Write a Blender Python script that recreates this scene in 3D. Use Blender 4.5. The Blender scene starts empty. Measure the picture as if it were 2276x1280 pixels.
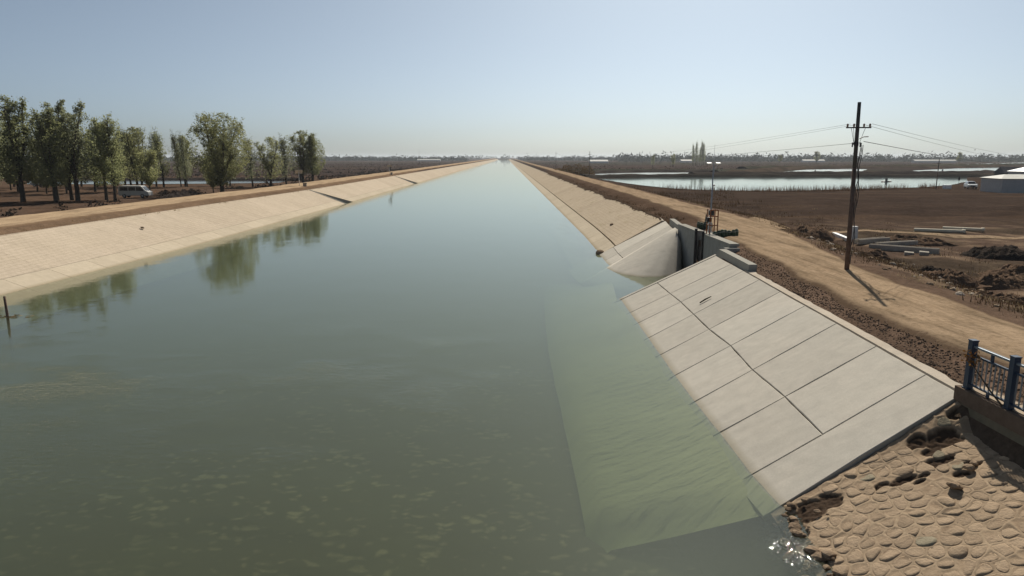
import bpy, bmesh, math, random
from mathutils import Vector, Matrix, noise
random.seed(11)
R = math.radians
sc = bpy.context.scene
C = sc.collection

# ------------------------------------------------------------------ camera
cd = bpy.data.cameras.new('camera'); cam = bpy.data.objects.new('camera', cd); C.objects.link(cam)
cd.sensor_width = 36.0; cd.lens = 23.995; cd.clip_start = 0.1; cd.clip_end = 30000
cam.location = (0, 0, 8.0)
cam.rotation_euler = (math.pi/2 - math.atan(290/1517.0), 0, -math.atan(13/1517.0*0.982))
sc.camera = cam
# ------------------------------------------------------------------ sky and sun
SUN_AZ, SUN_EL = 17.0, 42.0          # azimuth clockwise from +Y (down the canal)
w = bpy.data.worlds.new('World'); sc.world = w; w.use_nodes = True
nt = w.node_tree; nt.nodes.clear()
sky = nt.nodes.new('ShaderNodeTexSky'); sky.sky_type = 'NISHITA'; sky.sun_disc = False
sky.sun_elevation = R(SUN_EL); sky.sun_rotation = R(SUN_AZ)
sky.altitude = 0; sky.air_density = 0.52; sky.dust_density = 1.7; sky.ozone_density = 3.5
bg = nt.nodes.new('ShaderNodeBackground'); bg.inputs['Strength'].default_value = 0.074
wo = nt.nodes.new('ShaderNodeOutputWorld')
hs = nt.nodes.new('ShaderNodeHueSaturation'); hs.inputs['Saturation'].default_value = 0.64      # pale dusty spring sky
mu = nt.nodes.new('ShaderNodeMix'); mu.data_type = 'RGBA'; mu.blend_type = 'MULTIPLY'; mu.inputs[0].default_value = 1.0; mu.inputs[7].default_value = (.895, 1.0, 1.0, 1)
nt.links.new(sky.outputs[0], hs.inputs['Color']); nt.links.new(hs.outputs[0], mu.inputs[6]); nt.links.new(mu.outputs[2], bg.inputs['Color']); nt.links.new(bg.outputs[0], wo.inputs['Surface'])
sd = bpy.data.lights.new('sun', 'SUN'); so = bpy.data.objects.new('sun', sd); C.objects.link(so)
sd.energy = 5.0; sd.angle = R(0.6); sd.color = (1.0, 0.93, 0.82)
sv = Vector((math.sin(R(SUN_AZ))*math.cos(R(SUN_EL)), math.cos(R(SUN_AZ))*math.cos(R(SUN_EL)), math.sin(R(SUN_EL))))
so.rotation_euler = sv.to_track_quat('Z', 'Y').to_euler(); so.location = sv*200
sc.view_settings.view_transform = 'Standard'; sc.view_settings.look = 'None'
sc.view_settings.gamma = 1.0; sc.view_settings.use_curve_mapping = False
sc.view_settings.exposure = 0.16
HAZE_DENSITY = 0.00011

# ------------------------------------------------------------------ helpers
def ss(a, b, x):
    t = min(1.0, max(0.0, (x-a)/(b-a))); return t*t*(3-2*t)
def lerp(a, b, t): return a+(b-a)*t
def interp(tab, x):
    if x <= tab[0][0]: return tab[0][1]
    for (a, b), (c, d) in zip(tab, tab[1:]):
        if x <= c: return b+(d-b)*(x-a)/(c-a)
    return tab[-1][1]
def nz(x, y, z=0.0): return noise.noise((x, y, z))
def fbm(x, y, z=0.0, o=4):
    s = 0; a = 1; f = 1
    for _ in range(o):
        s += a*noise.noise((x*f, y*f, z+_*7.3)); a *= .5; f *= 2.1
    return s

class MB:
    def __init__(s): s.v = []; s.f = []; s.c = None
    def box(s, c, d, M=None, top=None):
        c = Vector(c); b = len(s.v)
        for dz in (-.5, .5):
            k = top if (top and dz > 0) else (1, 1)
            for dx, dy in ((-.5, -.5), (.5, -.5), (.5, .5), (-.5, .5)):
                p = Vector((dx*d[0]*k[0], dy*d[1]*k[1], dz*d[2]))
                if M: p = M @ p
                s.v.append(c+p)
        s.f += [tuple(b+i for i in q) for q in ((3, 2, 1, 0), (4, 5, 6, 7), (0, 1, 5, 4), (1, 2, 6, 5), (2, 3, 7, 6), (3, 0, 4, 7))]
        return s
    def hexa(s, p):          # 8 points, bottom 4 then top 4, counter-clockwise
        b = len(s.v); s.v += [Vector(q) for q in p]
        s.f += [tuple(b+i for i in q) for q in ((3, 2, 1, 0), (4, 5, 6, 7), (0, 1, 5, 4), (1, 2, 6, 5), (2, 3, 7, 6), (3, 0, 4, 7))]
        return s
    def quad(s, a, b, c, d):
        k = len(s.v); s.v += [Vector(a), Vector(b), Vector(c), Vector(d)]; s.f.append((k, k+1, k+2, k+3)); return s
    def tube(s, pts, rad, n=6, cap=True):
        pts = [Vector(p) for p in pts]
        if not isinstance(rad, (list, tuple)): rad = [rad]*len(pts)
        b = len(s.v); ref = None
        for i, p in enumerate(pts):
            t = (pts[min(i+1, len(pts)-1)]-pts[max(i-1, 0)])
            if t.length < 1e-9: t = Vector((0, 0, 1))
            t.normalize()
            if ref is None: ref = Vector((1, 0, 0)) if abs(t.x) < .8 else Vector((0, 1, 0))
            u = (ref - t*ref.dot(t)); u.normalize(); ref = u; q = t.cross(u)
            for k in range(n):
                a = 2*math.pi*k/n
                s.v.append(p+(u*math.cos(a)+q*math.sin(a))*rad[i])
        for i in range(len(pts)-1):
            for k in range(n):
                k2 = (k+1) % n
                s.f.append((b+i*n+k, b+i*n+k2, b+(i+1)*n+k2, b+(i+1)*n+k))
        if cap:
            s.f.append(tuple(b+k for k in reversed(range(n)))); s.f.append(tuple(b+(len(pts)-1)*n+k for k in range(n)))
        return s
    def prism(s, poly, a, b, ax='y'):     # poly in (x,z) extruded along y, or (x,y) extruded along z
        k = len(s.v); n = len(poly)
        for h in (a, b):
            for p in poly:
                s.v.append(Vector((p[0], h, p[1])) if ax == 'y' else Vector((p[0], p[1], h)))
        s.f.append(tuple(k+i for i in range(n))); s.f.append(tuple(k+n+i for i in reversed(range(n))))
        for i in range(n):
            j = (i+1) % n; s.f.append((k+j, k+i, k+n+i, k+n+j))
        return s
    def grid(s, nu, nv, fn):
        b = len(s.v)
        for i in range(nu):
            for j in range(nv): s.v.append(Vector(fn(i, j)))
        for i in range(nu-1):
            for j in range(nv-1):
                s.f.append((b+i*nv+j, b+(i+1)*nv+j, b+(i+1)*nv+j+1, b+i*nv+j+1))
        return s
    def mesh(s, name, mat, smooth=False):
        me = bpy.data.meshes.new(name); me.from_pydata([tuple(p) for p in s.v], [], s.f); me.update()
        if s.c is not None:
            at = me.color_attributes.new('Col', 'FLOAT_COLOR', 'POINT')
            at.data.foreach_set('color', [q for c in s.c for q in (c[0], c[1], c[2], c[3] if len(c) > 3 else 1.0)])
        if mat: me.materials.append(mat)
        if smooth: me.polygons.foreach_set('use_smooth', [True]*len(me.polygons))
        return me
    def build(s, name, mat, parent=None, smooth=False, fix=False, bevel=0):
        me = s.mesh(name, mat, smooth)
        if fix or bevel:
            bm = bmesh.new(); bm.from_mesh(me)
            bmesh.ops.recalc_face_normals(bm, faces=bm.faces)
            if bevel: bmesh.ops.bevel(bm, geom=bm.edges[:], offset=bevel, segments=2, affect='EDGES', profile=.6)
            bm.to_mesh(me); bm.free()
        return link(name, me, parent)
def link(name, me, parent=None):
    o = bpy.data.objects.new(name, me); C.objects.link(o)
    if parent: o.parent = parent
    return o
def tag(o, label=None, cat=None, group=None, kind=None):
    if label: o['label'] = label
    if cat: o['category'] = cat
    if group: o['group'] = group
    if kind: o['kind'] = kind
    return o
def struct(o, label=None): o['kind'] = 'structure'; return o
def empty(name, loc, rz=0, label=None, cat=None, group=None):
    o = bpy.data.objects.new(name, None); C.objects.link(o); o.location = loc; o.rotation_euler = (0, 0, rz)
    o.empty_display_size = .3
    return tag(o, label, cat, group)

# ------------------------------------------------------------------ materials
def newmat(name):
    m = bpy.data.materials.new(name); m.use_nodes = True; n = m.node_tree; n.nodes.clear()
    out = n.nodes.new('ShaderNodeOutputMaterial'); return m, n, out
class NT:
    def __init__(s, n): s.n = n
    def add(s, t, **k):
        o = s.n.nodes.new(t)
        for a, b in k.items():
            if a.startswith('i_'): o.inputs[a[2:].replace('_', ' ')].default_value = b
            else: setattr(o, a, b)
        return o
    def l(s, a, b): s.n.links.new(a, b)
    def pos(s, scale=(1, 1, 1), obj=False):
        if obj: src = s.add('ShaderNodeTexCoord').outputs['Object']
        else: src = s.add('ShaderNodeNewGeometry').outputs['Position']
        m = s.add('ShaderNodeMapping'); m.inputs['Scale'].default_value = scale; s.l(src, m.inputs['Vector']); return m.outputs[0]
    def noise(s, vec, scale, detail=4, rough=.55, dist=0):
        o = s.add('ShaderNodeTexNoise'); o.inputs['Scale'].default_value = scale; o.inputs['Detail'].default_value = detail
        o.inputs['Roughness'].default_value = rough; o.inputs['Distortion'].default_value = dist
        s.l(vec, o.inputs['Vector']); return o.outputs['Fac']
    def ramp(s, fac, pts):
        o = s.add('ShaderNodeValToRGB'); e = o.color_ramp.elements
        while len(e) < len(pts): e.new(.5)
        for k, (p, c) in enumerate(pts):
            e[k].position = p; e[k].color = (c, c, c, 1) if not isinstance(c, (tuple, list)) else (*c[:3], 1)
        s.l(fac, o.inputs[0]); return o.outputs[0]
    def mix(s, fac, a, b, mode='MIX'):
        o = s.add('ShaderNodeMix'); o.data_type = 'RGBA'; o.blend_type = mode
        for v, i in ((fac, 0), (a, 6), (b, 7)):
            if isinstance(v, (int, float)): o.inputs[i].default_value = v if i == 0 else (v, v, v, 1)
            elif isinstance(v, tuple): o.inputs[i].default_value = (*v[:3], 1)
            else: s.l(v, o.inputs[i])
        return o.outputs[2]
    def math(s, op, a, b=None, clamp=False):
        o = s.add('ShaderNodeMath'); o.operation = op; o.use_clamp = clamp
        for v, i in ((a, 0), (b, 1)):
            if v is None: continue
            if isinstance(v, (int, float)): o.inputs[i].default_value = v
            else: s.l(v, o.inputs[i])
        return o.outputs[0]
    def bump(s, h, strength, dist=.05, normal=None):
        o = s.add('ShaderNodeBump'); o.inputs['Strength'].default_value = strength; o.inputs['Distance'].default_value = dist
        s.l(h, o.inputs['Height'])
        if normal: s.l(normal, o.inputs['Normal'])
        return o.outputs[0]
    def princ(s, col, rough=.8, normal=None, metal=0, spec=.3):
        o = s.add('ShaderNodeBsdfPrincipled')
        if isinstance(col, tuple): o.inputs['Base Color'].default_value = (*col[:3], 1)
        else: s.l(col, o.inputs['Base Color'])
        if isinstance(rough, (int, float)): o.inputs['Roughness'].default_value = rough
        else: s.l(rough, o.inputs['Roughness'])
        if isinstance(rough, (int, float)) and rough > .79: spec = 0.0
        o.inputs['Metallic'].default_value = metal; o.inputs['Specular IOR Level'].default_value = spec
        if normal: s.l(normal, o.inputs['Normal'])
        return o.outputs[0]

def simple(name, c1, c2=None, scale=6, rough=.7, bump=.2, metal=0, spec=.3, obj=True, dist=.01, rnd=0.0):
    m, n, out = newmat(name); t = NT(n); v = t.pos(obj=obj)
    if c2 is None: c2 = tuple(x*.7 for x in c1)
    f = t.noise(v, scale, 5, .6)
    col = t.mix(t.ramp(f, [(.3, 0.0), (.7, 1.0)]), c1, c2)
    if rnd:
        oi = t.add('ShaderNodeObjectInfo').outputs['Random']
        col = t.mix(1.0, col, t.ramp(oi, [(0, 1-rnd), (1, 1+rnd)]), 'MULTIPLY')
    nn = t.bump(t.noise(v, scale*4, 4), bump, dist) if bump else None
    t.l(t.princ(col, rough, nn, metal, spec), out.inputs['Surface']); return m

def concrete(name, base, warm, streak=(1, 1, 1), rnd=.08, blocks=None, grass=0.0, dark=.75, algae=True, sub=(.27, .25, .165)):
    m, n, out = newmat(name); t = NT(n); v = t.pos()
    a = t.noise(v, .35, 5, .6); b = t.noise(v, 2.2, 6, .65); c = t.noise(v, 28, 3, .6)
    col = t.mix(t.ramp(a, [(.32, 0.), (.68, 1.)]), base, warm)
    col = t.mix(t.ramp(b, [(.35, .0), (.75, .55)]), col, tuple(x*dark for x in base))
    sk = t.noise(t.pos(streak), 1.0, 5, .7)
    col = t.mix(1.0, col, t.ramp(sk, [(.25, .90), (.5, 1.0), (.8, 1.05)]), 'MULTIPLY')
    col = t.mix(1.0, col, t.ramp(c, [(.25, .9), (.75, 1.08)]), 'MULTIPLY')
    oi = t.add('ShaderNodeObjectInfo').outputs['Random']
    col = t.mix(1.0, col, t.ramp(oi, [(0, 1-rnd), (1, 1+rnd)]), 'MULTIPLY')
    if grass:
        g = t.noise(t.pos((.9, .25, .9)), 1.6, 6, .7)
        col = t.mix(t.ramp(g, [(.56, 0.), (.72, grass)]), col, (.20, .17, .075))
    h = t.math('ADD', t.math('MULTIPLY', b, .5), t.math('MULTIPLY', c, .35))
    nn = t.bump(h, .35, .015)
    if blocks:
        bk = t.add('ShaderNodeTexBrick'); bk.inputs['Scale'].default_value = 1.0
        bk.inputs['Brick Width'].default_value = blocks[0]; bk.inputs['Row Height'].default_value = blocks[1]
        bk.inputs['Mortar Size'].default_value = .03; bk.inputs['Mortar Smooth'].default_value = .3
        bk.inputs['Color1'].default_value = (1, 1, 1, 1); bk.inputs['Color2'].default_value = (.86, .86, .84, 1); bk.inputs['Mortar'].default_value = (.5, .47, .42, 1)
        sw = t.add('ShaderNodeSeparateXYZ'); t.l(t.pos(), sw.inputs[0])
        cb = t.add('ShaderNodeCombineXYZ'); t.l(sw.outputs['Y'], cb.inputs['X']); t.l(sw.outputs['X'], cb.inputs['Y']); t.l(cb.outputs[0], bk.inputs['Vector'])
        pm = t.ramp(t.noise(t.pos((.3, .3, .3)), .28, 3), [(.36, .0), (.6, .38)])
        col = t.mix(pm, col, t.mix(1.0, col, bk.outputs['Color'], 'MULTIPLY'))
        nn = t.bump(t.math('SUBTRACT', 1.0, bk.outputs['Fac']), .5, .03, nn)
    if algae:      # silt line left by the water, with a height of its own
        sp = t.add('ShaderNodeSeparateXYZ'); t.l(t.pos(), sp.inputs[0])
        wz = t.math('ADD', sp.outputs['Z'], t.math('MULTIPLY', t.math('SUBTRACT', b, .5), .12))
        mk = t.ramp(t.math('MULTIPLY', t.math('ADD', wz, 1.0), .5), [(.483, 1.0), (.495, .0)])
        wet = t.ramp(t.math('MULTIPLY', t.math('ADD', wz, 1.0), .5), [(.49, .0), (.5, .8), (.52, .55), (.56, .0)])
        col = t.mix(wet, col, t.mix(1.0, col, (.66, .64, .56), 'MULTIPLY'))
        col = t.mix(t.math('MULTIPLY', mk, .75), col, sub)
    t.l(t.princ(col, .85, nn, 0, .25), out.inputs['Surface']); return m

def vcol_ground(name, bump=.6, fine=9.0, dist=.08, var=.35):
    m, n, out = newmat(name); t = NT(n); v = t.pos()
    at = t.add('ShaderNodeAttribute'); at.attribute_name = 'Col'
    a = t.noise(v, .18, 5, .6); b = t.noise(v, 1.4, 6, .68); c = t.noise(v, fine, 5, .7)
    col = t.mix(1.0, at.outputs['Color'], t.ramp(b, [(.25, 1-var), (.55, 1.0), (.8, 1+var*.9)]), 'MULTIPLY')
    col = t.mix(1.0, col, t.ramp(a, [(.3, 1-var*.7), (.7, 1+var*.5)]), 'MULTIPLY')
    col = t.mix(1.0, col, t.ramp(c, [(.3, 1-var*.8), (.5, 1.0), (.74, 1+var*1.2)]), 'MULTIPLY')
    h = t.math('ADD', t.math('MULTIPLY', b, 1.0), t.math('MULTIPLY', c, .5))
    t.l(t.princ(col, .95, t.bump(h, bump, dist), 0, .1), out.inputs['Surface']); return m

def road_mat(name, base, pale, edge):
    m, n, out = newmat(name); t = NT(n); v = t.pos()
    at = t.add('ShaderNodeAttribute'); at.attribute_name = 'Col'
    sp = t.add('ShaderNodeSeparateColor'); t.l(at.outputs['Color'], sp.inputs[0])
    b = t.noise(v, .9, 6, .65); c = t.noise(v, 7, 6, .72); d = t.noise(t.pos((1.6, .16, 1)), 1.5, 6, .65)
    col = t.mix(t.ramp(b, [(.3, 0.), (.7, 1.)]), base, pale)
    col = t.mix(1.0, col, t.ramp(d, [(.3, .5), (.5, 1.0), (.7, 1.18)]), 'MULTIPLY')
    col = t.mix(1.0, col, t.ramp(c, [(.28, .6), (.5, 1.0), (.75, 1.25)]), 'MULTIPLY')
    ed = t.math('ADD', sp.outputs[0], t.math('MULTIPLY', t.math('SUBTRACT', t.math('ADD', b, c), 1.0), .9))
    col = t.mix(t.ramp(ed, [(.42, 0.), (.8, 1.)]), col, edge)
    h = t.math('ADD', d, t.math('MULTIPLY', c, .6))
    t.l(t.princ(col, .95, t.bump(h, .55, .05), 0, .1), out.inputs['Surface']); return m

def leafmat(name, c1, c2, trans=.35):
    m, n, out = newmat(name); t = NT(n); v = t.pos()
    f = t.noise(v, .9, 3)
    col = t.mix(t.ramp(f, [(.3, 0.), (.7, 1.)]), c1, c2)
    oi = t.add('ShaderNodeObjectInfo').outputs['Random']
    col = t.mix(1.0, col, t.ramp(oi, [(0, .8), (1, 1.2)]), 'MULTIPLY')
    d = t.add('ShaderNodeBsdfDiffuse'); tr = t.add('ShaderNodeBsdfTranslucent'); mx = t.add('ShaderNodeMixShader')
    t.l(col, d.inputs[0]); t.l(col, tr.inputs[0]); mx.inputs[0].default_value = trans
    t.l(d.outputs[0], mx.inputs[1]); t.l(tr.outputs[0], mx.inputs[2]); t.l(mx.outputs[0], out.inputs['Surface']); return m

def water_mat(name, turbid, tint, clear, chop=True, rough=.02, vol=None):
    m, n, out = newmat(name); t = NT(n)
    v = t.pos((1.0, .8, 1)); vs = t.pos((.55, 1.5, 1))
    fine = t.noise(vs, 2.3, 3, .5); swell = t.noise(v, .35, 2, .5)
    h = t.math('ADD', t.math('MULTIPLY', fine, .22), t.math('MULTIPLY', swell, .8))
    sep = t.add('ShaderNodeSeparateXYZ'); t.l(t.pos(), sep.inputs[0])
    if chop:
        X, Y = sep.outputs['X'], sep.outputs['Y']
        # ruffled patch on the near water: broad cat's paws
        pt = t.ramp(t.noise(t.pos((.10, .16, 1)), 1.0, 3, .6), [(.46, 0.), (.62, 1.)])
        near = t.ramp(t.math('DIVIDE', Y, 60.0), [(.22, 0.), (.30, 1.), (.42, 1.), (.62, 0.)])
        ck = t.noise(t.pos((1.2, 2.6, 1)), 2.2, 4, .62)
        near = t.math('MULTIPLY', near, t.ramp(t.math('DIVIDE', t.math('ADD', X, 30.0), 40.0), [(.70, 1.), (.80, .06)]))     # calm water in the lee of the apron
        h = t.math('ADD', h, t.math('MULTIPLY', t.math('MULTIPLY', t.math('MULTIPLY', pt, near), ck), 1.9))
        far = t.ramp(t.math('DIVIDE', Y, 220.0), [(.24, 0.), (.34, 1.), (.6, 1.), (.9, 0.)])
        side = t.ramp(t.math('DIVIDE', X, 10.0), [(.0, 0.), (.5, 1.)])
        fp = t.ramp(t.noise(t.pos((.25, .05, 1)), 1.0, 3, .6), [(.5, 0.), (.6, 1.)])
        h = t.math('ADD', h, t.math('MULTIPLY', t.math('MULTIPLY', t.math('MULTIPLY', far, side), fp), t.math('MULTIPLY', t.noise(t.pos((.8, 1.1, 1)), 1.3, 3, .6), 1.6)))
        # small wakes at the slab joints
        for (px, py, k) in ((6.1, 24.3, 30.0), (6.15, 27.0, 34.0), (6.4, 38.0, 22.0)):
            dx = t.math('SUBTRACT', X, px); dy = t.math('SUBTRACT', Y, py)
            dd = t.math('SQRT', t.math('ADD', t.math('MULTIPLY', dx, dx), t.math('MULTIPLY', dy, dy)))
            wv = t.math('MULTIPLY', t.math('SINE', t.math('MULTIPLY', dd, k)), t.math('POWER', 2.718, t.math('MULTIPLY', dd, -.8)))
            h = t.math('ADD', h, t.math('MULTIPLY', wv, .024))
        # lapping at the stones
        dx = t.math('SUBTRACT', X, 6.15); dy = t.math('SUBTRACT', Y, 12.9)
        dd = t.math('ADD', t.math('MULTIPLY', dx, dx), t.math('MULTIPLY', t.math('MULTIPLY', dy, dy), .5))
        lap = t.math('POWER', 2.718, t.math('MULTIPLY', dd, -2.2))
        h = t.math('ADD', h, t.math('MULTIPLY', t.math('MULTIPLY', lap, t.noise(t.pos(), 9.0, 2, .5)), 2.0))
    nn = t.bump(h, 1.0, .016)
    fr = t.add('ShaderNodeFresnel'); fr.inputs['IOR'].default_value = 1.333; t.l(nn, fr.inputs['Normal'])
    gl = t.add('ShaderNodeBsdfGlossy'); gl.inputs['Roughness'].default_value = rough; t.l(nn, gl.inputs['Normal'])
    gl.inputs['Color'].default_value = (.97, .99, .95, 1)
    df = t.add('ShaderNodeBsdfDiffuse')
    tb = t.mix(t.ramp(t.noise(t.pos((.05, .03, 1)), 1.0, 4), [(.35, 0.), (.65, 1.)]), turbid, tuple(x*.86 for x in turbid))
    t.l(tb, df.inputs[0])
    body = df.outputs[0]
    if clear:
        tp = t.add('ShaderNodeBsdfTransparent'); tp.inputs[0].default_value = (*tint, 1)
        mb = t.add('ShaderNodeMixShader'); mb.inputs[0].default_value = clear
        t.l(df.outputs[0], mb.inputs[1]); t.l(tp.outputs[0], mb.inputs[2]); body = mb.outputs[0]
    mx = t.add('ShaderNodeMixShader'); t.l(fr.outputs[0], mx.inputs[0]); t.l(body, mx.inputs[1]); t.l(gl.outputs[0], mx.inputs[2])
    t.l(mx.outputs[0], out.inputs['Surface'])
    if vol:
        # silty water: light is both scattered and absorbed along the way
        vs_ = t.add('ShaderNodeVolumeScatter'); vs_.inputs['Color'].default_value = (*vol[0], 1); vs_.inputs['Density'].default_value = vol[1]; vs_.inputs['Anisotropy'].default_value = .2
        va = t.add('ShaderNodeVolumeAbsorption'); va.inputs['Color'].default_value = (*vol[2], 1); va.inputs['Density'].default_value = vol[3]
        ad = t.add('ShaderNodeAddShader'); t.l(vs_.outputs[0], ad.inputs[0]); t.l(va.outputs[0], ad.inputs[1]); t.l(ad.outputs[0], out.inputs['Volume'])
    return m

M = {}
M['ground'] = vcol_ground('earth_ground')
M['pitch'] = vcol_ground('mortar_bed', .5, 16, .03, .18)
M['road_r'] = road_mat('dirt_road', (.235, .168, .108), (.30, .22, .145), (.10, .068, .046))
M['road_l'] = road_mat('pale_dirt_road', (.33, .235, .148), (.40, .295, .19), (.16, .105, .066))
M['slab'] = concrete('cast_slab_concrete', (.458, .426, .366), (.482, .440, .373), (.25, 2.2, .25), .07, sub=(.35, .365, .215))
M['lining_l'] = concrete('left_lining_concrete', (.475, .395, .30), (.495, .412, .318), (.3, .9, .3), .03, (.55, .34))
M['lining_r'] = concrete('right_lining_concrete', (.42, .345, .255), (.45, .37, .275), (.25, 2.4, .25), .05, (.5, .36), .55)
M['strip'] = concrete('lower_strip_concrete', (.45, .38, .285), (.48, .41, .31), (.3, 1.5, .3), .06)
M['wall'] = concrete('gate_wall_concrete', (.33, .32, .29), (.37, .355, .315), (1.5, 1.5, .2), .04, dark=.6)
M['cope'] = concrete('coping_concrete', (.35, .335, .295), (.31, .295, .255), (1, 1, 1), .05, algae=False)
M['mortar'] = concrete('rough_mortar', (.52, .46, .38), (.45, .38, .30), (2, 2, 2), .06, dark=.6, algae=False)
M['mud'] = simple('canal_mud', (.075, .07, .05), (.055, .05, .035), .6, .9, .3, obj=False)
M['apron'] = concrete('apron_concrete', (.36, .365, .205), (.34, .345, .195), (.2, .2, .2), .04, dark=.92, algae=False)
M['water'] = water_mat('canal_water', (.112, .122, .075), (.96, .99, .95), .84, True, .025, ((.87, .88, .62), .13, (.46, .60, .30), .22))
M['pond'] = water_mat('pond_water', (.085, .125, .12), None, 0, False, .06)
M['pond2'] = water_mat('far_pond_water', (.16, .17, .17), None, 0, False, .12)
M['steel'] = simple('dark_steel', (.035, .035, .038), (.06, .05, .045), 9, .55, .2, .4)
M['orange'] = simple('rusty_orange_steel', (.36, .12, .035), (.22, .075, .03), 10, .65, .3)
M['white'] = simple('white_paint', (.72, .72, .70), (.55, .54, .50), 7, .5, .1)
M['greymetal'] = simple('galvanised_steel', (.42, .43, .44), (.32, .33, .34), 12, .45, .1, .5)
M['black'] = simple('black_plastic', (.025, .025, .028), (.04, .04, .04), 8, .5, .1)
M['blue'] = simple('blue_rail_paint', (.016, .036, .075), (.024, .045, .075), 14, .45, .15)
M['raillight'] = simple('pale_rail_metal', (.22, .25, .28), (.15, .18, .21), 14, .38, .1, .3)
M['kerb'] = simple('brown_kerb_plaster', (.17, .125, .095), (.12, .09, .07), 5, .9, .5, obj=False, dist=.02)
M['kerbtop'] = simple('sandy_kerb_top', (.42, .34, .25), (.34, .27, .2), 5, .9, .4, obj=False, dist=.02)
M['wing'] = simple('wing_wall_stone', (.20, .175, .13), (.13, .12, .09), 3, .9, .6, obj=False, dist=.03)
M['stone'] = simple('pitching_stone', (.345, .26, .178), (.29, .216, .148), 5, .9, .6, obj=False, dist=.03, rnd=.12)
M['stoneg'] = simple('greenish_stone', (.27, .235, .17), (.22, .19, .135), 7, .85, .6, obj=False, dist=.03, rnd=.15)
M['rubble'] = simple('rubble_stone', (.30, .225, .155), (.16, .115, .08), 6, .9, .7, obj=False, dist=.02, rnd=.3)
M['gravel'] = simple('gravel', (.24, .175, .13), (.12, .085, .062), 14, .95, .4, obj=False, rnd=.3)
M['palerock'] = simple('pale_rubble', (.50, .43, .35), (.34, .28, .22), 6, .9, .6, rnd=.2)
M['wood'] = simple('weathered_pole', (.17, .12, .095), (.105, .075, .06), 4, .85, .6, dist=.02)
M['polegrey'] = simple('grey_pole_top', (.10, .10, .095), (.07, .07, .066), 4, .85, .4, dist=.02)
M['cable'] = simple('cable', (.03, .03, .032), (.04, .04, .04), 5, .6, 0)
M['insul'] = simple('insulator', (.22, .12, .08), (.3, .2, .15), 10, .3, 0)
M['bark'] = simple('bark', (.095, .078, .06), (.06, .05, .04), 5, .9, .6, obj=True, dist=.03)
M['leaf1'] = leafmat('spring_leaf_olive', (.30, .31, .15), (.235, .25, .12), .6)
M['leaf2'] = leafmat('spring_leaf_yellow', (.30, .30, .14), (.23, .24, .11), .58)
M['leaf3'] = leafmat('spring_leaf_dull', (.28, .29, .17), (.215, .23, .135), .6)
M['leafdark'] = leafmat('far_foliage', (.045, .055, .033), (.06, .06, .038), .15)
M['scrub'] = leafmat('bare_scrub', (.060, .048, .038), (.075, .06, .042), .1)
M['weed'] = leafmat('dry_weed', (.13, .085, .050), (.09, .06, .038), .2)
M['weedpale'] = leafmat('pale_straw', (.38, .29, .17), (.27, .20, .115), .3)
M['orangeshrub'] = leafmat('orange_willow_shrub', (.22, .135, .045), (.16, .10, .04), .25)
M['sprig'] = leafmat('sprig_leaf', (.18, .16, .04), (.26, .12, .04), .35)
M['reed'] = leafmat('reed', (.19, .12, .075), (.12, .075, .05), .3)
M['netgreen'] = simple('dark_green_netting', (.07, .10, .05), (.035, .055, .03), 8, .7, .5)
M['netpale'] = simple('pale_binding', (.35, .36, .30), (.22, .23, .19), 8, .8, .3)
M['heap'] = simple('dark_soil_heap', (.050, .040, .033), (.030, .025, .022), 2.5, .95, .8, obj=False, dist=.08)
M['heapbrown'] = simple('brown_soil_heap', (.13, .088, .06), (.085, .058, .042), 1.5, .95, .8, obj=False, dist=.08)
M['precast'] = simple('precast_concrete', (.42, .385, .33), (.30, .265, .22), 3, .85, .3)
M['pipe'] = simple('cream_pipe', (.72, .64, .48), (.6, .52, .38), 3, .75, .2)
M['glass'] = simple('car_glass', (.02, .022, .025), (.03, .03, .032), 2, .08, 0, spec=.6)
M['vanpaint'] = simple('van_paint', (.50, .49, .46), (.42, .41, .38), 3, .35, 0, spec=.5)
M['suvpaint'] = simple('suv_paint', (.55, .57, .58), (.48, .50, .52), 3, .3, 0, spec=.5)
M['tyre'] = simple('tyre', (.02, .02, .02), (.03, .028, .026), 6, .85, .2)
M['lampglass'] = simple('lamp_glass', (.6, .58, .52), (.55, .5, .4), 3, .2, 0, spec=.5)
M['shedwall'] = simple('shed_wall', (.46, .44, .42), (.40, .38, .36), 1.2, .85, .2)
M['shedroof'] = simple('shed_roof', (.46, .45, .40), (.38, .37, .33), 1.0, .7, .2)
M['whiteroof'] = simple('white_roof', (.78, .78, .76), (.68, .68, .66), 1.0, .5, .1)
M['darkroof'] = simple('dark_roof', (.07, .07, .075), (.05, .05, .055), 1.0, .8, .2)
M['solar'] = simple('solar_panel', (.35, .34, .31), (.28, .27, .25), 4, .3, 0, spec=.5)
M['plastic'] = simple('white_plastic', (.75, .76, .76), (.65, .66, .66), 4, .5, .1)

# ------------------------------------------------------------------ layout functions (water level z = 0)
XWR = [(0, 6.55), (14.5, 6.42), (19, 6.3), (27, 6.35), (38.2, 6.55), (49.5, 7.8), (57, 7.9), (70, 8.1), (2600, 8.3)]
XTR = [(0, 10.75), (15.3, 10.8), (38.6, 12.05), (51, 12.95), (60, 14.1), (75, 14.4), (2600, 14.6)]
XWL = [(0, -30.0), (40, -29.9), (60, -28.9), (110, -28.2), (2600, -28.2)]
XTL = [(0, -36.5), (48, -36.1), (80, -35.4), (120, -34.0), (2600, -33.6)]
XRR = [(0, 14.1), (15, 14.1), (23, 14.35), (31, 14.8), (40, 15.8), (50, 17.4), (60, 18.3), (85, 18.8), (2600, 19.0)]
def xwr(y): return interp(XWR, y)
def xtr(y): return interp(XTR, y)
def xwl(y): return interp(XWL, y)
def xtl(y): return interp(XTL, y)
def xrr(y): return interp(XRR, y)
CEND = 2550.0
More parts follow.
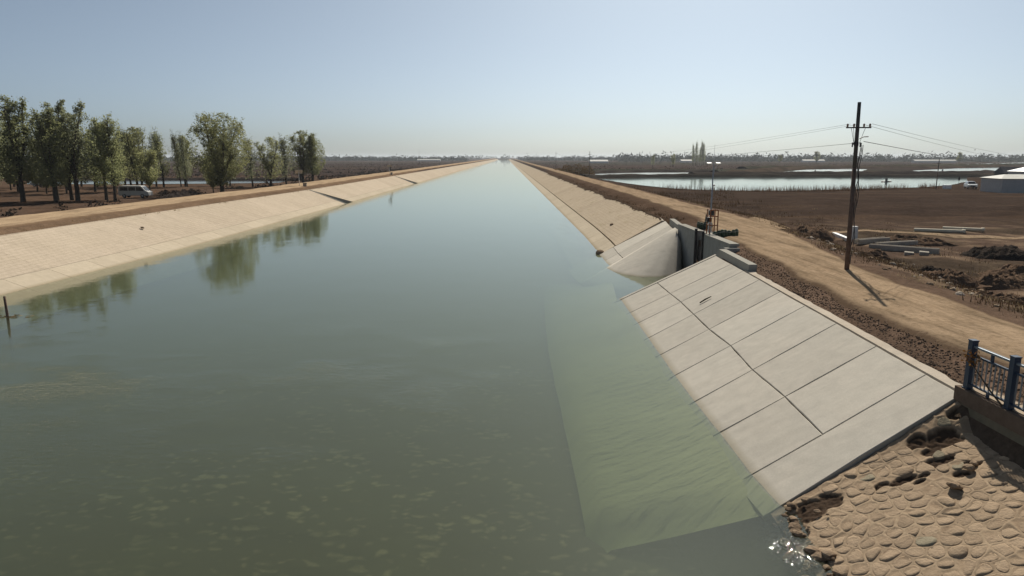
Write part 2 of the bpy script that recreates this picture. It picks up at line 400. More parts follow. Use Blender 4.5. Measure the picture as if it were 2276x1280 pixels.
NOTCH = [(119.6, 121.0, 126.5), (211.0, 213.0, 221.0)]   # apex Y, water Y near, water Y far
def pond_level(x, y):          # the fields sink gently to the fish ponds
    return 0.92
def gz(x, y):
    n1 = fbm(x*.16, y*.16, 0, 3)
    if y > CEND: return 1.3+1.0*ss(CEND, CEND+60, y)
    L, Rr = xtl(y), xtr(y)
    if 38.35 < y < 51.4 and 6.4 < x < 13.02: return -1.7
    if x > Rr:                                         # right bank
        d = x-Rr; c = xrr(y)
        top = lerp(2.45, 2.9, ss(.1, 2.0, d))
        near = ss(60, 30, y)
        e0 = c+2.3+.5*nz(y*.2, 3.1); wd = lerp(5.0, 7.0, near)
        f = ss(e0, e0+wd, x)
        fieldz = lerp(1.55, .92, ss(110, 146, y))
        z = lerp(top, fieldz, f)
        amp = .05*ss(.2, 1.0, d)+.27*f*ss(150, 90, y)
        z += amp*n1+.07*f*ss(90, 40, y)*fbm(x*.9, y*.9, 5, 3)
        # a dirt apron where the side track leaves
        z += .28*math.exp(-((x-23)/4.0)**2-((y-57)/5.0)**2)
        # low trough between the road and the precast pieces
        z -= .75*math.exp(-((x-23.6)/1.5)**2-((y-37.0)/1.6)**2)
        return z
    if x < L:                                          # left bank
        d = L-x
        top = lerp(2.45, 2.8, ss(.2, 1.6, d))
        f = ss(8.6, 13.0, d)
        fieldz = lerp(1.5, .92, ss(150, 182, y)*ss(-40, -62, x))
        z = lerp(top, fieldz, f)
        z += (.05*ss(.3, 1.2, d)+.16*f*ss(170, 120, y))*n1
        return z
    # channel
    if 38.35 < y < 51.4 and 6.4 < x < 13.02: return -1.7
    for ya, yn, yf in NOTCH:
        if ya-1.5 < y < yf+1.5 and x < -27.0: return -1.6
    a, b = xwr(y), xtr(y); tr = (x-a)/(b-a)
    a2, b2 = xwl(y), xtl(y); tl = (x-a2)/(b2-a2)
    return max(2.5*max(tr, tl)-.42-(.75 if y < 15.2 and x > 0 else 0), -2.7)+.05*n1

SOIL = (.120, .081, .058); WEED = (.086, .059, .044); FIELD = (.050, .035, .027); PALE = (.20, .142, .096); RED = (.125, .078, .052)
def mixc(a, b, t): return tuple(p+(q-p)*t for p, q in zip(a, b))
def gcol(x, y):
    n = fbm(x*.11, y*.11, 9, 3); n2 = fbm(x*.5, y*.5, 2, 3)
    L, Rr = xtl(y), xtr(y)
    if L < x < Rr: return (.062, .055, .038)
    if x >= Rr:
        c = xrr(y); d = x-c
        col = mixc(SOIL, (.088, .058, .040), ss(45, 60, y)) if d < 0 else mixc(SOIL, WEED, ss(2.0, 4.5, d))
        if d > 3:
            f = ss(58, 76, y)*ss(22, 30, x)
            bd = nz(x*.02, y*.22, 31)+.5*nz(x*.05, y*.6, 7)
            col = mixc(col, mixc(FIELD, (.070, .047, .033), ss(.0, .6, bd)), f)
            col = mixc(col, PALE, ss(.05, .5, n2)*.75*(1-f))
            col = mixc(col, (.042, .034, .024), ss(.1, .5, -n)*.6*(1-f))
    else:
        d = L-x
        col = mixc((.155, .103, .066), (.090, .059, .041), ss(8.5, 12, d))
        col = mixc(col, WEED, ss(.0, .5, n)*.7*ss(9, 12, d))
        col = mixc(col, (.115, .07, .046), ss(.1, .5, n2)*.5*ss(9, 12, d))
    if y > 240:       # strips of far fields
        s = nz(x*.0012, y*.018, 4)+.5*nz(x*.004, y*.05, 8)
        far = mixc((.046, .033, .028), (.066, .046, .035), ss(-.3, .3, s))
        far = mixc(far, (.040, .040, .026), ss(.2, .5, nz(x*.003, y*.011, 12)))
        col = mixc(col, far, ss(240, 300, y))
    return col

# ------------------------------------------------------------------ ground sheet
def axis(parts):
    out = []
    for a, b, st in parts:
        k = max(1, int(round((b-a)/st))); out += [a+(b-a)*i/k for i in range(k)]
    return out
def geo(a, b, st, g):
    out = []; x = a
    while x < b: out.append(x); x += st; st *= g
    return out
ys = [-60, -30, -10] + axis([(0, 10, 2), (10, 38, .4), (38, 38.5, .1), (38.5, 51, .6), (51, 51.6, .15), (51.6, 90, .6)]) + axis([(90, 118, 1.4), (118, 128, .5), (128, 200, 2.4)]) + geo(200, 9000, 4, 1.028) + [9000]
xr_ = axis([(6.0, 12.6, .6), (12.6, 13.5, .15), (13.5, 34, .32), (34, 60, .9)]) + geo(60, 9000, 1.6, 1.08) + [9000]
xl_ = axis([(28.0, 46, .55), (46, 75, .9)]) + geo(75, 9000, 2, 1.08) + [9000]
xs = [-q for q in reversed(xl_)] + axis([(-27.4, 6.0, 2.2)]) + xr_
g = MB(); g.grid(len(ys), len(xs), lambda i, j: (xs[j], ys[i], gz(xs[j], ys[i])))
g.f = [tuple(reversed(q)) for q in g.f]
g.c = [gcol(p.x, p.y) for p in g.v]
struct(g.build('ground', M['ground'], smooth=True))

# ------------------------------------------------------------------ stony canal bed under the near water
bm_, bn, bo = newmat('stony_bed'); t = NT(bn)
vo = t.add('ShaderNodeTexVoronoi'); vo.inputs['Scale'].default_value = 2.6; vo.inputs['Randomness'].default_value = 1.0; 
wn = t.add('ShaderNodeTexNoise'); wn.inputs['Scale'].default_value = 1.3; wn.inputs['Detail'].default_value = 4; t.l(t.pos(), wn.inputs['Vector'])
wa = t.add('ShaderNodeVectorMath'); wa.operation = 'SCALE'; wa.inputs['Scale'].default_value = .9; t.l(wn.outputs['Color'], wa.inputs[0])
wb2 = t.add('ShaderNodeVectorMath'); wb2.operation = 'ADD'; t.l(t.pos((.8, 1.2, 1)), wb2.inputs[0]); t.l(wa.outputs[0], wb2.inputs[1]); t.l(wb2.outputs[0], vo.inputs['Vector'])
big = t.noise(t.pos((.09, .2, 1)), 1.0, 3, .6); mid = t.noise(t.pos(), .8, 5, .65)
pc = t.ramp(t.math('ADD', t.math('MULTIPLY', vo.outputs['Distance'], -1.0), t.math('MULTIPLY', mid, 1.35)), [(.30, 0.), (.62, 1.)])
col = t.mix(t.math('MULTIPLY', pc, t.ramp(big, [(.40, .0), (.60, 1.)])), (.066, .055, .034), (.34, .28, .17))
col = t.mix(t.ramp(t.noise(t.pos(), .35, 4), [(.5, 0.), (.75, .6)]), col, (.10, .10, .045))
t.l(t.princ(col, .95), bo.inputs['Surface'])
bd = MB(); bd.grid(60, 40, lambda i, j: (lerp(-26.5, 4.6, j/39), lerp(4, 46, i/59), -1.62-.75*ss(23, 44, lerp(4, 46, i/59))-.5*ss(-8, -26, lerp(-26.5, 4.6, j/39))+.05*fbm(i*.6, j*.6, 3, 2)))
struct(bd.build('canal_bed', bm_, smooth=True, fix=True))

# ------------------------------------------------------------------ water
wb = MB(); wb.box((-10, CEND/2-30, -2.0), (70, CEND+60, 4.0))
tag(wb.build('canal_water', M['water']), kind='structure')
def pond(name, pts, mat, z=1.0):
    # irregular shore: subdivide and wobble
    out = []
    n = len(pts)
    for i in range(n):
        a, b = Vector(pts[i]), Vector(pts[(i+1) % n])
        k = max(2, int((b-a).length/6))
        for q in range(k):
            p = a.lerp(b, q/k); wv = min(1.2, (b-a).length*.02)
            out.append((p.x+wv*nz(p.x*.13, p.y*.13, 3), p.y+wv*nz(p.x*.13, p.y*.13, 6)))
    m = MB(); m.prism(out, z-.3, z, 'z')
    return struct(m.build(name, mat, fix=True))
pond('fish_pond', [(30.3, 232.6), (32.2, 210.1), (34.5, 178.8), (38.7, 157.9), (46.4, 149.1), (60.2, 146.9), (78.9, 155.2), (99.9, 164.6), (115.1, 178.1), (137.8, 205.2), (167.9, 250.3), (111.9, 253.7), (52.6, 248.4)], M['pond'])
pond('fish_pond', [(30.5, 284.3), (34.0, 254.4), (57.9, 273.4), (75.0, 283.9), (90.7, 331.5), (68.0, 331.6), (41.7, 312.8)], M['pond2'])
pond('fish_pond', [(107.4, 291.3), (137.0, 341.5), (175.5, 404.9), (218.1, 437.1), (220.6, 420.2), (162.4, 321.0), (141.5, 303.2)], M['pond2'])
pond('fish_pond', [(181.8, 311.6), (222.4, 376.4), (298.4, 454.8), (361.2, 496.0), (324.1, 436.2), (241.6, 340.6), (202.6, 311.5)], M['pond2'])
pond('fish_pond', [(203.8, 508.9), (283.2, 560.8), (434.3, 683.0), (745.7, 993.1), (512.7, 682.3), (365.7, 574.9), (240.1, 475.2), (188.5, 455.7)], M['pond2'])
pond('fish_pond', [(-146.0, 211.6), (-129.3, 215.6), (-101.3, 215.3), (-66.5, 210.9), (-64.3, 195.8), (-86.6, 189.2), (-102.1, 186.1), (-128.7, 186.3)], M['pond2'])
def dike(pts, w_, h, col, name='pond_dike'):
    m = MB(); P = []
    for a, b in zip(pts, pts[1:]):
        a, b = Vector(a), Vector(b); k = max(2, int((b-a).length/3))
        P += [a.lerp(b, q/k) for q in range(k)]
    P.append(Vector(pts[-1])); nv = 7
    def fn(i, j):
        p = P[i]; t = (P[min(i+1, len(P)-1)]-P[max(0, i-1)]).normalized(); nn = Vector((t.y, -t.x))
        u = j/(nv-1)*2-1; q = p+nn*u*w_*(1+.25*nz(p.x*.1, p.y*.1, 2))
        z = .90+h*(1-u*u)*(1+.45*nz(p.x*.12, p.y*.12, 7)+.3*nz(p.x*.4, p.y*.4, j))
        if abs(u) == 1: z = .7
        return (q.x, q.y, z)
    m.grid(len(P), nv, fn); m.c = [mixc(col, tuple(.7*c for c in col), ss(-.2, .4, nz(p.x*.1, p.y*.1, 5))) for p in m.v]
    return struct(m.build(name, M['ground'], smooth=True, fix=True))
dike([(26, 240), (31, 246.5), (52.6, 252.5), (112, 257.5), (172, 254.5), (200, 262)], 3.4, 1.15, (.050, .042, .034))
dike([(29, 287), (42, 318), (68, 337), (93, 337), (98, 325)], 5, 1.3, (.052, .042, .036))
dike([(76, 283), (100, 289), (140, 299), (180, 306), (205, 307), (246, 337)], 4, 1.2, (.050, .040, .034))
dike([(96, 297), (120, 330), (150, 385), (190, 437), (220, 446), (300, 466), (366, 505)], 6, 1.6, (.075, .055, .040))
dike([(150, 440), (188, 450), (245, 468), (370, 566), (520, 670)], 7, 1.8, (.058, .052, .034))
dike([(-150, 214), (-128, 219), (-100, 219), (-64, 214)], 3, 1.0, (.05, .04, .034))

# ------------------------------------------------------------------ roads
def road(name, cen, half, mat, zfun, n=15, lift=.05, off=None):
    m = MB(); m.c = []
    P = cen
    for i, (px, py, hw) in enumerate(P):
        a = P[max(0, i-1)]; b = P[min(len(P)-1, i+1)]
        t = Vector((b[0]-a[0], b[1]-a[1])).normalized(); nn = Vector((t.y, -t.x))
        for j in range(n):
            u = j/(n-1)*2-1
            ww = hw*(1+.16*nz(py*.35, px*.35, 1.5+(u > 0)))
            q = Vector((px, py))+nn*u*ww
            e = abs(u)
            z = zfun(q.x, q.y)+lift*(1+py*.02)*(1-e**6)-.05*(e > .95)
            z -= .035*(math.exp(-((e-.42)/.13)**2))*(1-ss(60, 120, py))
            z += .012*fbm(q.x*1.5, q.y*1.5, 3, 3)
            m.v.append(Vector((q.x, q.y, z))); m.c.append((ss(.55, 1.0, e), 0, 0))
    for i in range(len(P)-1):
        for j in range(n-1):
            m.f.append((i*n+j, i*n+j+1, (i+1)*n+j+1, (i+1)*n+j))
    return struct(m.build(name, mat, smooth=True))
yy = axis([(2, 90, .5), (90, 200, 2)]) + geo(200, CEND, 4, 1.05)
road('dirt_road', [(xrr(y)+.25*nz(y*.06, 1), y, lerp(1.95, 2.1, ss(35, 60, y))+.9*math.exp(-((y-46)/8)**2)) for y in yy], 2, M['road_r'], gz)
trk = [(18.6, 49.5), (20.5, 54), (24, 59), (28, 60.5), (31, 59), (35, 56.9), (42, 55.2), (52, 55), (70, 57), (95, 60)]
tp = []
for a, b in zip(trk, trk[1:]):
    for k in range(10): tp.append((lerp(a[0], b[0], k/10), lerp(a[1], b[1], k/10), lerp(2.2, .75, ss(19, 29, lerp(a[0], b[0], k/10)))))
road('dirt_track', tp, 1, M['road_r'], gz, 11, .04)
road('dirt_road', [(xtl(y)-5.0+.2*nz(y*.05, 4), y, 3.55) for y in yy], 3, M['road_l'], gz)

# ------------------------------------------------------------------ concrete linings
def slab_mesh(pts, th=.14, inset=.012):
    # four corners counter-clockwise seen from above; slight inset leaves a joint
    p = [Vector(q) for q in pts]; c = sum(p, Vector())/4
    q = []
    for i in range(4):
        e1 = (p[(i+1) % 4]-p[i]).normalized(); e2 = (p[(i-1) % 4]-p[i]).normalized()
        q.append(p[i]+(e1+e2)*inset)
    nn = (p[1]-p[0]).cross(p[3]-p[0]).normalized()
    if nn.z < 0: nn = -nn
    return q, nn
def slab(name, pts, mat, parent, th=.14, inset=.009, lift=0.0, rough_edge=0.0):
    q, nn = slab_mesh(pts, th, inset)
    q = [a+nn*lift for a in q]
    m = MB()
    if rough_edge:
        # edges broken into short uneven steps
        ring = []
        for i in range(4):
            a, b = q[i], q[(i+1) % 4]; k = 6
            cen = sum(q, Vector())/4
            for s in range(k):
                p = a.lerp(b, s/k)
                if s: p = p+(cen-p).normalized()*random.uniform(0, rough_edge)
                ring.append(p)
        b0 = len(m.v); n = len(ring)
        m.v += [p-nn*th for p in ring]+[p-nn*.02 for p in ring]
        cen = sum(q, Vector())/4
        m.v += [p+(cen-p).normalized()*.025 for p in ring]
        for r_ in (0, 1):
            for i in range(n):
                j = (i+1) % n; m.f.append((b0+r_*n+i, b0+r_*n+j, b0+(r_+1)*n+j, b0+(r_+1)*n+i))
        m.f.append(tuple(b0+2*n+i for i in range(n)))
        return m.build(name, mat, parent)
    m.hexa([a-nn*th for a in q]+q)
    return m.build(name, mat, parent)

# near right transition: nine strips of cast slabs
JB = [(6.41, 14.67), (6.30, 16.26), (6.32, 19.0), (6.28, 21.6), (6.30, 24.4), (6.35, 27.1), (6.41, 29.8), (6.47, 32.6), (6.50, 34.9), (6.56, 38.2)]
JT = [(10.83, 15.35), (10.90, 16.85), (11.05, 19.55), (11.22, 22.4), (11.36, 25.2), (11.50, 27.95), (11.66, 30.8), (11.80, 33.3), (11.90, 35.5), (12.02, 38.6)]
def sp(i, t):     # point on the slope along joint i
    a = Vector((*JB[i], 0.0)); b = Vector((*JT[i], 2.5)); p = a.lerp(b, t)
    return p
tr = MB()
for i in range(len(JB)-1):      # rough mortar coping along the crest
    for k in range(6):
        a = sp(i, 1).lerp(sp(i+1, 1), k/6); b = sp(i, 1).lerp(sp(i+1, 1), (k+1)/6)
        if i >= 7 : continue
        wa = .30+.12*nz(a.y*1.7, 0, 2); wb_ = .30+.12*nz(b.y*1.7, 0, 2)
        z = .015
        tr.hexa([a+Vector((0, 0, -.15)), a+Vector((wa, 0, -.2)), b+Vector((wb_, 0, -.2)), b+Vector((0, 0, -.15)),
                 a+Vector((0, 0, z)), a+Vector((wa, 0, z+.03)), b+Vector((wb_, 0, z+.03)), b+Vector((0, 0, z))])
near_lining = struct(tr.build('right_bank_lining', M['mortar'], fix=True))
MID = [.0, .40, .41, .40, .42, .40, .40, .40, .39, .38]
for i in range(len(JB)-1):
    if i == 0:
        slab('slab', [sp(0, -.10), sp(0, .995), sp(1, .995), sp(1, -.10)], M['slab'], near_lining, rough_edge=.015)
    else:
        slab('slab', [sp(i, -.46), sp(i, MID[i] if i > 1 else .40), sp(i+1, MID[i+1]), sp(i+1, -.46)], M['slab'], near_lining, rough_edge=.016)
        slab('slab', [sp(i, MID[i] if i > 1 else .40), sp(i, .995), sp(i+1, .995), sp(i+1, MID[i+1])], M['slab'], near_lining, rough_edge=.014)
# edge beam on the inlet side and its cheek wall
e = MB(); a0, a1 = sp(9, -.5), sp(9, 1.0); dv = Vector((0, .28, 0))
e.hexa([a0+Vector((0, 0, -.3)), a1+Vector((0, 0, -.3)), a1+dv+Vector((0, 0, -.3)), a0+dv+Vector((0, 0, -.3)), a0+Vector((0, 0, .03)), a1+Vector((0, 0, .03)), a1+dv+Vector((0, 0, .03)), a0+dv+Vector((0, 0, .03))])
e.build('edge_beam', M['slab'], near_lining, fix=True)
e = MB(); e.hexa([a0+Vector((0, .05, -.6)), Vector((12.9, 38.75, -1.9)), Vector((12.9, 38.95, -1.9)), a0+Vector((0, .25, -.6)), a0+Vector((0, .05, -.31)), a1+Vector((.6, .05, -.31)), a1+Vector((.6, .25, -.31)), a0+Vector((0, .25, -.31))])
e.build('cheek_wall', M['wall'], near_lining, fix=True)
# submerged toe apron
ap = MB(); ya = [0, .25, .6, 1.0]+axis([(1.5, 46, 1.5)])+[46]; NA = 9
def apf(i, j):
    u = j/(NA-1); y0 = lerp(15.35, 14.72, u**1.5); y = y0+ya[i]
    x0 = 2.05+.9*ss(30, 58, y)+.06*nz(y*.5, 2); x1 = xwr(y)-.2
    z = lerp(-1.05, -.10, u**1.35)-.6*ss(1.3, .0, ya[i])*(1-u*.8)-.35*ss(.12, 0, u)-1.5*ss(40, 60, y)+.015*nz(y*.8, u*3, 4)
    return (lerp(x0, x1, u), y, z)
ap.grid(len(ya), NA, apf); ap.f = [tuple(reversed(q)) for q in ap.f]
struct(ap.build('toe_apron', M['apron'], smooth=True, fix=True))

# fan-shaped transition on the far side of the inlet
W_ = [(7.8, 49.9), (8.0, 48.3), (8.6, 47.0), (9.5, 46.2), (10.6, 46.2), (11.7, 47.0), (12.55, 48.6)]
T_ = [(12.95, 51.9), (12.93, 51.7), (12.9, 51.5), (12.88, 51.2), (12.85, 50.9), (12.8, 50.6), (12.75, 50.3)]
fan = MB(); NU = 25
def fpt(i, j):
    s = i/(NU-1)*(len(W_)-1); k = min(int(s), len(W_)-2); fr = s-k
    a = Vector(W_[k]).lerp(Vector(W_[k+1]), fr); b = Vector(T_[k]).lerp(Vector(T_[k+1]), fr)
    t = -.45+1.45*j/9; p = a.lerp(b, t); return (p.x, p.y, 2.6*t)
fan.grid(NU, 10, fpt)
fan_o = struct(fan.build('inlet_transition', M['slab'], smooth=True, fix=True))
sol = fan_o.modifiers.new('thickness', 'SOLIDIFY'); sol.thickness = .18; sol.offset = -1
# two strips leading from the fan to the straight lining
SB = [(7.8, 49.95), (7.75, 53.2), (7.85, 57.0)]; ST = [(12.95, 51.95), (13.45, 56.0), (14.08, 60.3)]
for i in range(2):
    def q(k, t): return Vector((*SB[k], 0)).lerp(Vector((*ST[k], 2.5)), t)
    slab('slab', [q(i, -.45), q(i, .2), q(i+1, .2), q(i+1, -.45)], M['slab'], fan_o, rough_edge=.015)
    slab('slab', [q(i, .2), q(i, 1), q(i+1, 1), q(i+1, .2)], M['slab'], fan_o, rough_edge=.015)
pl = MB(); pl.box((13.0, 51.1, .5), (.5, 1.9, 4.3)); pl.build('end_pier', M['wall'], fan_o)

# straight right lining
rc = MB()
def rp(y, t): return Vector((lerp(xwr(y), xtr(y), t), y+(3.3*t if y < 60 else 3.3*t*max(0, 1-(y-60)/20)), 2.5*t))
yr = [57.0]
while yr[-1] < 150: yr.append(yr[-1]+(3.6 if yr[-1] < 110 else 5.0))
yfar = [yr[-1]]+geo(yr[-1]+6, CEND, 8, 1.12)+[CEND]
for y0, y1 in zip(yr+yfar[1:], (yr+yfar[1:])[1:]):     # thin crest kerb
    a, b = rp(y0, 1.0), rp(y1, 1.0)
    rc.hexa([a+Vector((0, 0, -.2)), a+Vector((.25, 0, -.2)), b+Vector((.25, 0, -.2)), b+Vector((0, 0, -.2)), a+Vector((0, 0, .03)), a+Vector((.25, 0, .03)), b+Vector((.25, 0, .03)), b+Vector((0, 0, .03))])
far_lining = struct(rc.build('right_bank_lining', M['mortar'], fix=True))
for y0, y1 in zip(yr, yr[1:]):
    slab('slab', [rp(y0, -.4), rp(y0, .235), rp(y1, .235), rp(y1, -.4)], M['strip'], far_lining, inset=.02)
    slab('slab', [rp(y0,   .25), rp(y0, 1), rp(y1, 1), rp(y1,   .25)], M['lining_r'], far_lining, inset=.003)
for t0, t1, mm in ((-.4, .235, 'strip'), (  .25, 1, 'lining_r')):
    m = MB(); m.grid(len(yfar), 2, lambda i, j: rp(yfar[i], (t0, t1)[j])); m.f = [tuple(reversed(q)) for q in m.f]
    o = m.build('lining_sheet', M[mm], far_lining)

# left lining with two V-shaped notches
def lp(y, t): return Vector((lerp(xwl(y), xtl(y), t), y, 2.5*t))
def lpv(yw, yt, t): y = lerp(yw, yt, t); return Vector((lerp(xwl(y), xtl(y), t), y, 2.5*t))
lc = MB(); yl = axis([(20, CEND, 30)])+[CEND]
for y0, y1 in zip(yl, yl[1:]):
    a, b = lp(y0, 1.0), lp(y1, 1.0)
    lc.hexa([a+Vector((-.2, 0, -.25)), a+Vector((0, 0, -.2)), b+Vector((0, 0, -.2)), b+Vector((-.2, 0, -.25)), a+Vector((-.2, 0, .02)), a+Vector((0, 0, .02)), b+Vector((0, 0, .02)), b+Vector((-.2, 0, .02))])
left_lining = struct(lc.build('left_bank_lining', M['lining_l'], fix=True))
bounds = []       # slab boundaries as (Y at water, Y at crest)
y = 22.0
while y < 116: bounds.append((y, y)); y += 4.0
bounds.append((121.0, 119.55))
seg1 = bounds
seg2 = [(126.5, 119.75), (131, 128)]+[(y, y) for y in (136, 141, 146, 151, 156, 162, 168, 174, 180, 187, 194, 201)]+[(213.0, 210.9)]
seg3 = [(221.0, 211.2), (228, 224), (236, 236)]
for seg in (seg1, seg2, seg3):
    for (a, b), (c, d) in zip(seg, seg[1:]):
        slab('slab', [lpv(a, b, .235), lpv(a, b, -.45), lpv(c, d, -.45), lpv(c, d, .235)], M['strip'], left_lining, inset=.014)
        slab('slab', [lpv(a, b, 1), lpv(a, b, .2365), lpv(c, d, .2365), lpv(c, d, 1)], M['lining_l'], left_lining, inset=.004)
yf = [236]+geo(242, CEND, 10, 1.15)+[CEND]
m = MB(); m.grid(len(yf), 2, lambda i, j: lp(yf[i], (-.45, 1)[j])); m.build('lining_sheet', M['lining_l'], left_lining)
for (yb, yn, yf_) in NOTCH:
    o = MB(); apx = Vector((xtl(yb)+.0, yb, 0)); far = Vector((xwl(yf_)+1.1, yf_+1.4, 0))
    o.hexa([apx+Vector((0, 0, -1.5)), far+Vector((0, 0, -1.5)), far+Vector((0, .3, -1.5)), apx+Vector((0, .3, -1.5)),
            apx+Vector((0, 0, 2.36)), far+Vector((0, 0, -.62)), far+Vector((0, .3, -.62)), apx+Vector((0, .3, 2.36))])
    o.build('notch_wall', M['wall'], left_lining, fix=True)
    o = MB(); nr = Vector((xwl(yn)+1.1, yn-.3+.0, 0))
    o.hexa([apx+Vector((0, -.35, -1.5)), nr+Vector((0, -.35, -1.5)), nr+Vector((0, 0, -1.5)), apx+Vector((0, -.05, -1.5)),
            apx+Vector((0, -.35, 2.36)), nr+Vector((0, -.35, -.62)), nr+Vector((0, 0, -.62)), apx+Vector((0, -.05, 2.36))])
    o.build('notch_wall', M['wall'], left_lining, fix=True)
# pale kerb along the near side of each notch
for (yb, yn, yf_) in NOTCH:
    a, b = lpv(yn, yb, 1.0), lpv(yn, yb, -.2); o = MB(); up = Vector((.02, 0, .07)); wv = Vector((0, -.35, 0))
    o.hexa([a-up, b-up, b-up+wv, a-up+wv, a+up, b+up, b+up+wv, a+up+wv]); o.build('notch_kerb', M['cope'], left_lining, fix=True)

# ------------------------------------------------------------------ stone pitching in the near right corner
PX0, PX1, PZ1 = 6.15, 10.66, 2.36
def pitch_pt(u, v, h=0.0):      # u = world Y, v = 0 at the toe .. 1 at the wall
    x = lerp(PX0, PX1, v); z = lerp(-.16, PZ1, v)-.05*math.sin(v*math.pi)-.42*v**3*ss(15.3, 14.4, u)-.12*v*v*ss(15.2, 13.5, u)
    return Vector((x-.45*h, u, z+.89*h))
def edge_u(v): return lerp(14.62, 15.30, v)   # meets the near slab
DARK = [(14.55, .84, .30, .09), (14.75, .74, .22, .05), (14.35, .76, .16, .05), (13.95, .73, .17, .085), (13.78, .55, .14, .07), (13.88, .47, .12, .04), (13.32, .76, .13, .035), (13.5, .83, .12, .045), (13.7, .64, .07, .03), (13.55, .60, .06, .03), (14.15, .25, .30, .055), (14.12, .14, .36, .09), (13.9, .04, .5, .06), (15.02, .97, .14, .05)]
def darkness(u, v):
    d = 0
    for (a, b, ra, rb) in DARK:
        if abs(u-a) > 2*ra or abs(v-b) > 2*rb: continue
        k = ((u-a)/ra)**2+((v-b)/rb)**2
        d = max(d, 1-ss(.6, 1.25, k+.6*fbm(u*4, v*19, 2, 3)))
    return d
# stones: Voronoi cells of a jittered grid; raised mortar ribs follow the joints
cells = []; SPC = .31; nv_ = 16
u = 6.2
while u < 15.6:
    for k in range(nv_):
        cells.append((u+random.uniform(-.14, .14)+(.5*SPC if k % 2 else 0), (k+.5)/nv_*5.0+random.uniform(-.12, .12)))
    u += SPC*1.08
bins = {}
for c in cells: bins.setdefault((int(c[0]/.5), int(c[1]/.5)), []).append(c)
def joint(u, w_):
    best = [9.0, 9.0]; a, b = int(u/.5), int(w_/.5)
    for i in (-1, 0, 1):
        for j in (-1, 0, 1):
            for c in bins.get((a+i, b+j), ()):
                d = math.hypot(c[0]-u, c[1]-w_)
                if d < best[0]: best = [d, best[0]]
                elif d < best[1]: best[1] = d
    return best[1]-best[0]
pm = MB(); pm.c = []
us = axis([(5.0, 10.4, .15), (10.4, 15.3, .024)])+[15.3]; NVp = 200
def pfn(i, j):
    v = j/(NVp-1); u = min(us[i], edge_u(v)-.02) if i < len(us)-1 else edge_u(v)-.015
    d = darkness(u, v)
    jt = joint(u+.03*nz(u*6, v*30, 3), v*5.0+.03*nz(u*6, v*30, 8))
    rib = math.exp(-(jt/.055)**2)*(1+.5*nz(u*3, v*15, 9))
    h = .012*fbm(u*2.4, v*11, 1, 3)+(.014*rib*(.55+.9*ss(-.3, .4, nz(u*1.7, v*8, 21)))-.012)*(1-d)-.07*d+.03*d*fbm(u*9, v*40, 6, 2)
    col = mixc((.33, .245, .165), (.28, .205, .138), ss(-.3, .4, fbm(u*1.3, v*6, 4, 3)))
    col = mixc(col, (.37, .285, .195), rib*.5)
    col = mixc(col, (.060, .042, .030), d); pm.c.append(col)
    return pitch_pt(u, v, h)
pm.grid(len(us), NVp, pfn)
pitching = struct(pm.build('stone_pitching', M['pitch'], smooth=True, fix=True))
def clip(poly, p, n_):
    out = []
    for i in range(len(poly)):
        a, b = poly[i], poly[(i+1) % len(poly)]
        da = (a[0]-p[0])*n_[0]+(a[1]-p[1])*n_[1]; db = (b[0]-p[0])*n_[0]+(b[1]-p[1])*n_[1]
        if da <= 0: out.append(a)
        if (da < 0) != (db < 0) and da != db:
            t = da/(da-db); out.append((a[0]+(b[0]-a[0])*t, a[1]+(b[1]-a[1])*t))
    return out
ns = 0
for ci, c in sorted(enumerate(cells), key=lambda q: -q[1][0]):
    v = c[1]/5.0
    if c[0] < 8.6: break
    if c[0] > edge_u(v)-.13 or v > .985 or v < .03: continue
    if darkness(c[0], v) > .45: continue
    if v < .12 and c[0] > 13.3: continue
    poly = [(c[0]-.6, c[1]-.6), (c[0]+.6, c[1]-.6), (c[0]+.6, c[1]+.6), (c[0]-.6, c[1]+.6)]
    for d in cells:
        if d is c or abs(d[0]-c[0]) > 1.1 or abs(d[1]-c[1]) > 1.1: continue
        mid = ((c[0]+d[0])/2, (c[1]+d[1])/2); poly = clip(poly, mid, (d[0]-c[0], d[1]-c[1]))
    if len(poly) < 3: continue
    g_ = (sum(p[0] for p in poly)/len(poly), sum(p[1] for p in poly)/len(poly))
    sh = random.uniform(.82, .92)
    poly = [(g_[0]+(p[0]-g_[0])*sh, g_[1]+(p[1]-g_[1])*sh) for p in poly]
    for _ in range(2):     # round the corners
        q = []
        for i in range(len(poly)):
            a, b = poly[i], poly[(i+1) % len(poly)]
            q += [(a[0]*.72+b[0]*.28, a[1]*.72+b[1]*.28), (a[0]*.28+b[0]*.72, a[1]*.28+b[1]*.72)]
        poly = q if len(q) < 14 else poly
    n = len(poly); m = MB(); ht = random.uniform(.0, .014); tu, tv = random.uniform(-.16, .0), random.uniform(-.06, .06)
    if random.random() < .05: ht += .03
    for (rr, hh) in ((1.06, -1), (1.0, .0), (.86, .7), (.5, 1.0)):
        for p in poly:
            a = g_[0]+(p[0]-g_[0])*rr; b = g_[1]+(p[1]-g_[1])*rr
            h = hh*ht-.006 if hh >= 0 else -.05
            h += (tu*(a-g_[0])+tv*(b-g_[1]))*(hh > 0)+.016*nz(a*8, b*8, ci)*(hh > .5)
            if a > edge_u(b/5)-.03: a = edge_u(b/5)-.03
            m.v.append(pitch_pt(a, b/5.0, h))
    m.v.append(pitch_pt(g_[0], g_[1]/5.0, ht-.004))
    for r_ in range(3):
        for i in range(n): j = (i+1) % n; m.f.append((r_*n+i, r_*n+j, (r_+1)*n+j, (r_+1)*n+i))
    for i in range(n): m.f.append((3*n+i, 3*n+(i+1) % n, 4*n))
    m.build('stone', M['stoneg'] if random.random() < .06 else M['stone'], pitching, smooth=True, fix=True); ns += 1
    if ns >= 298: break

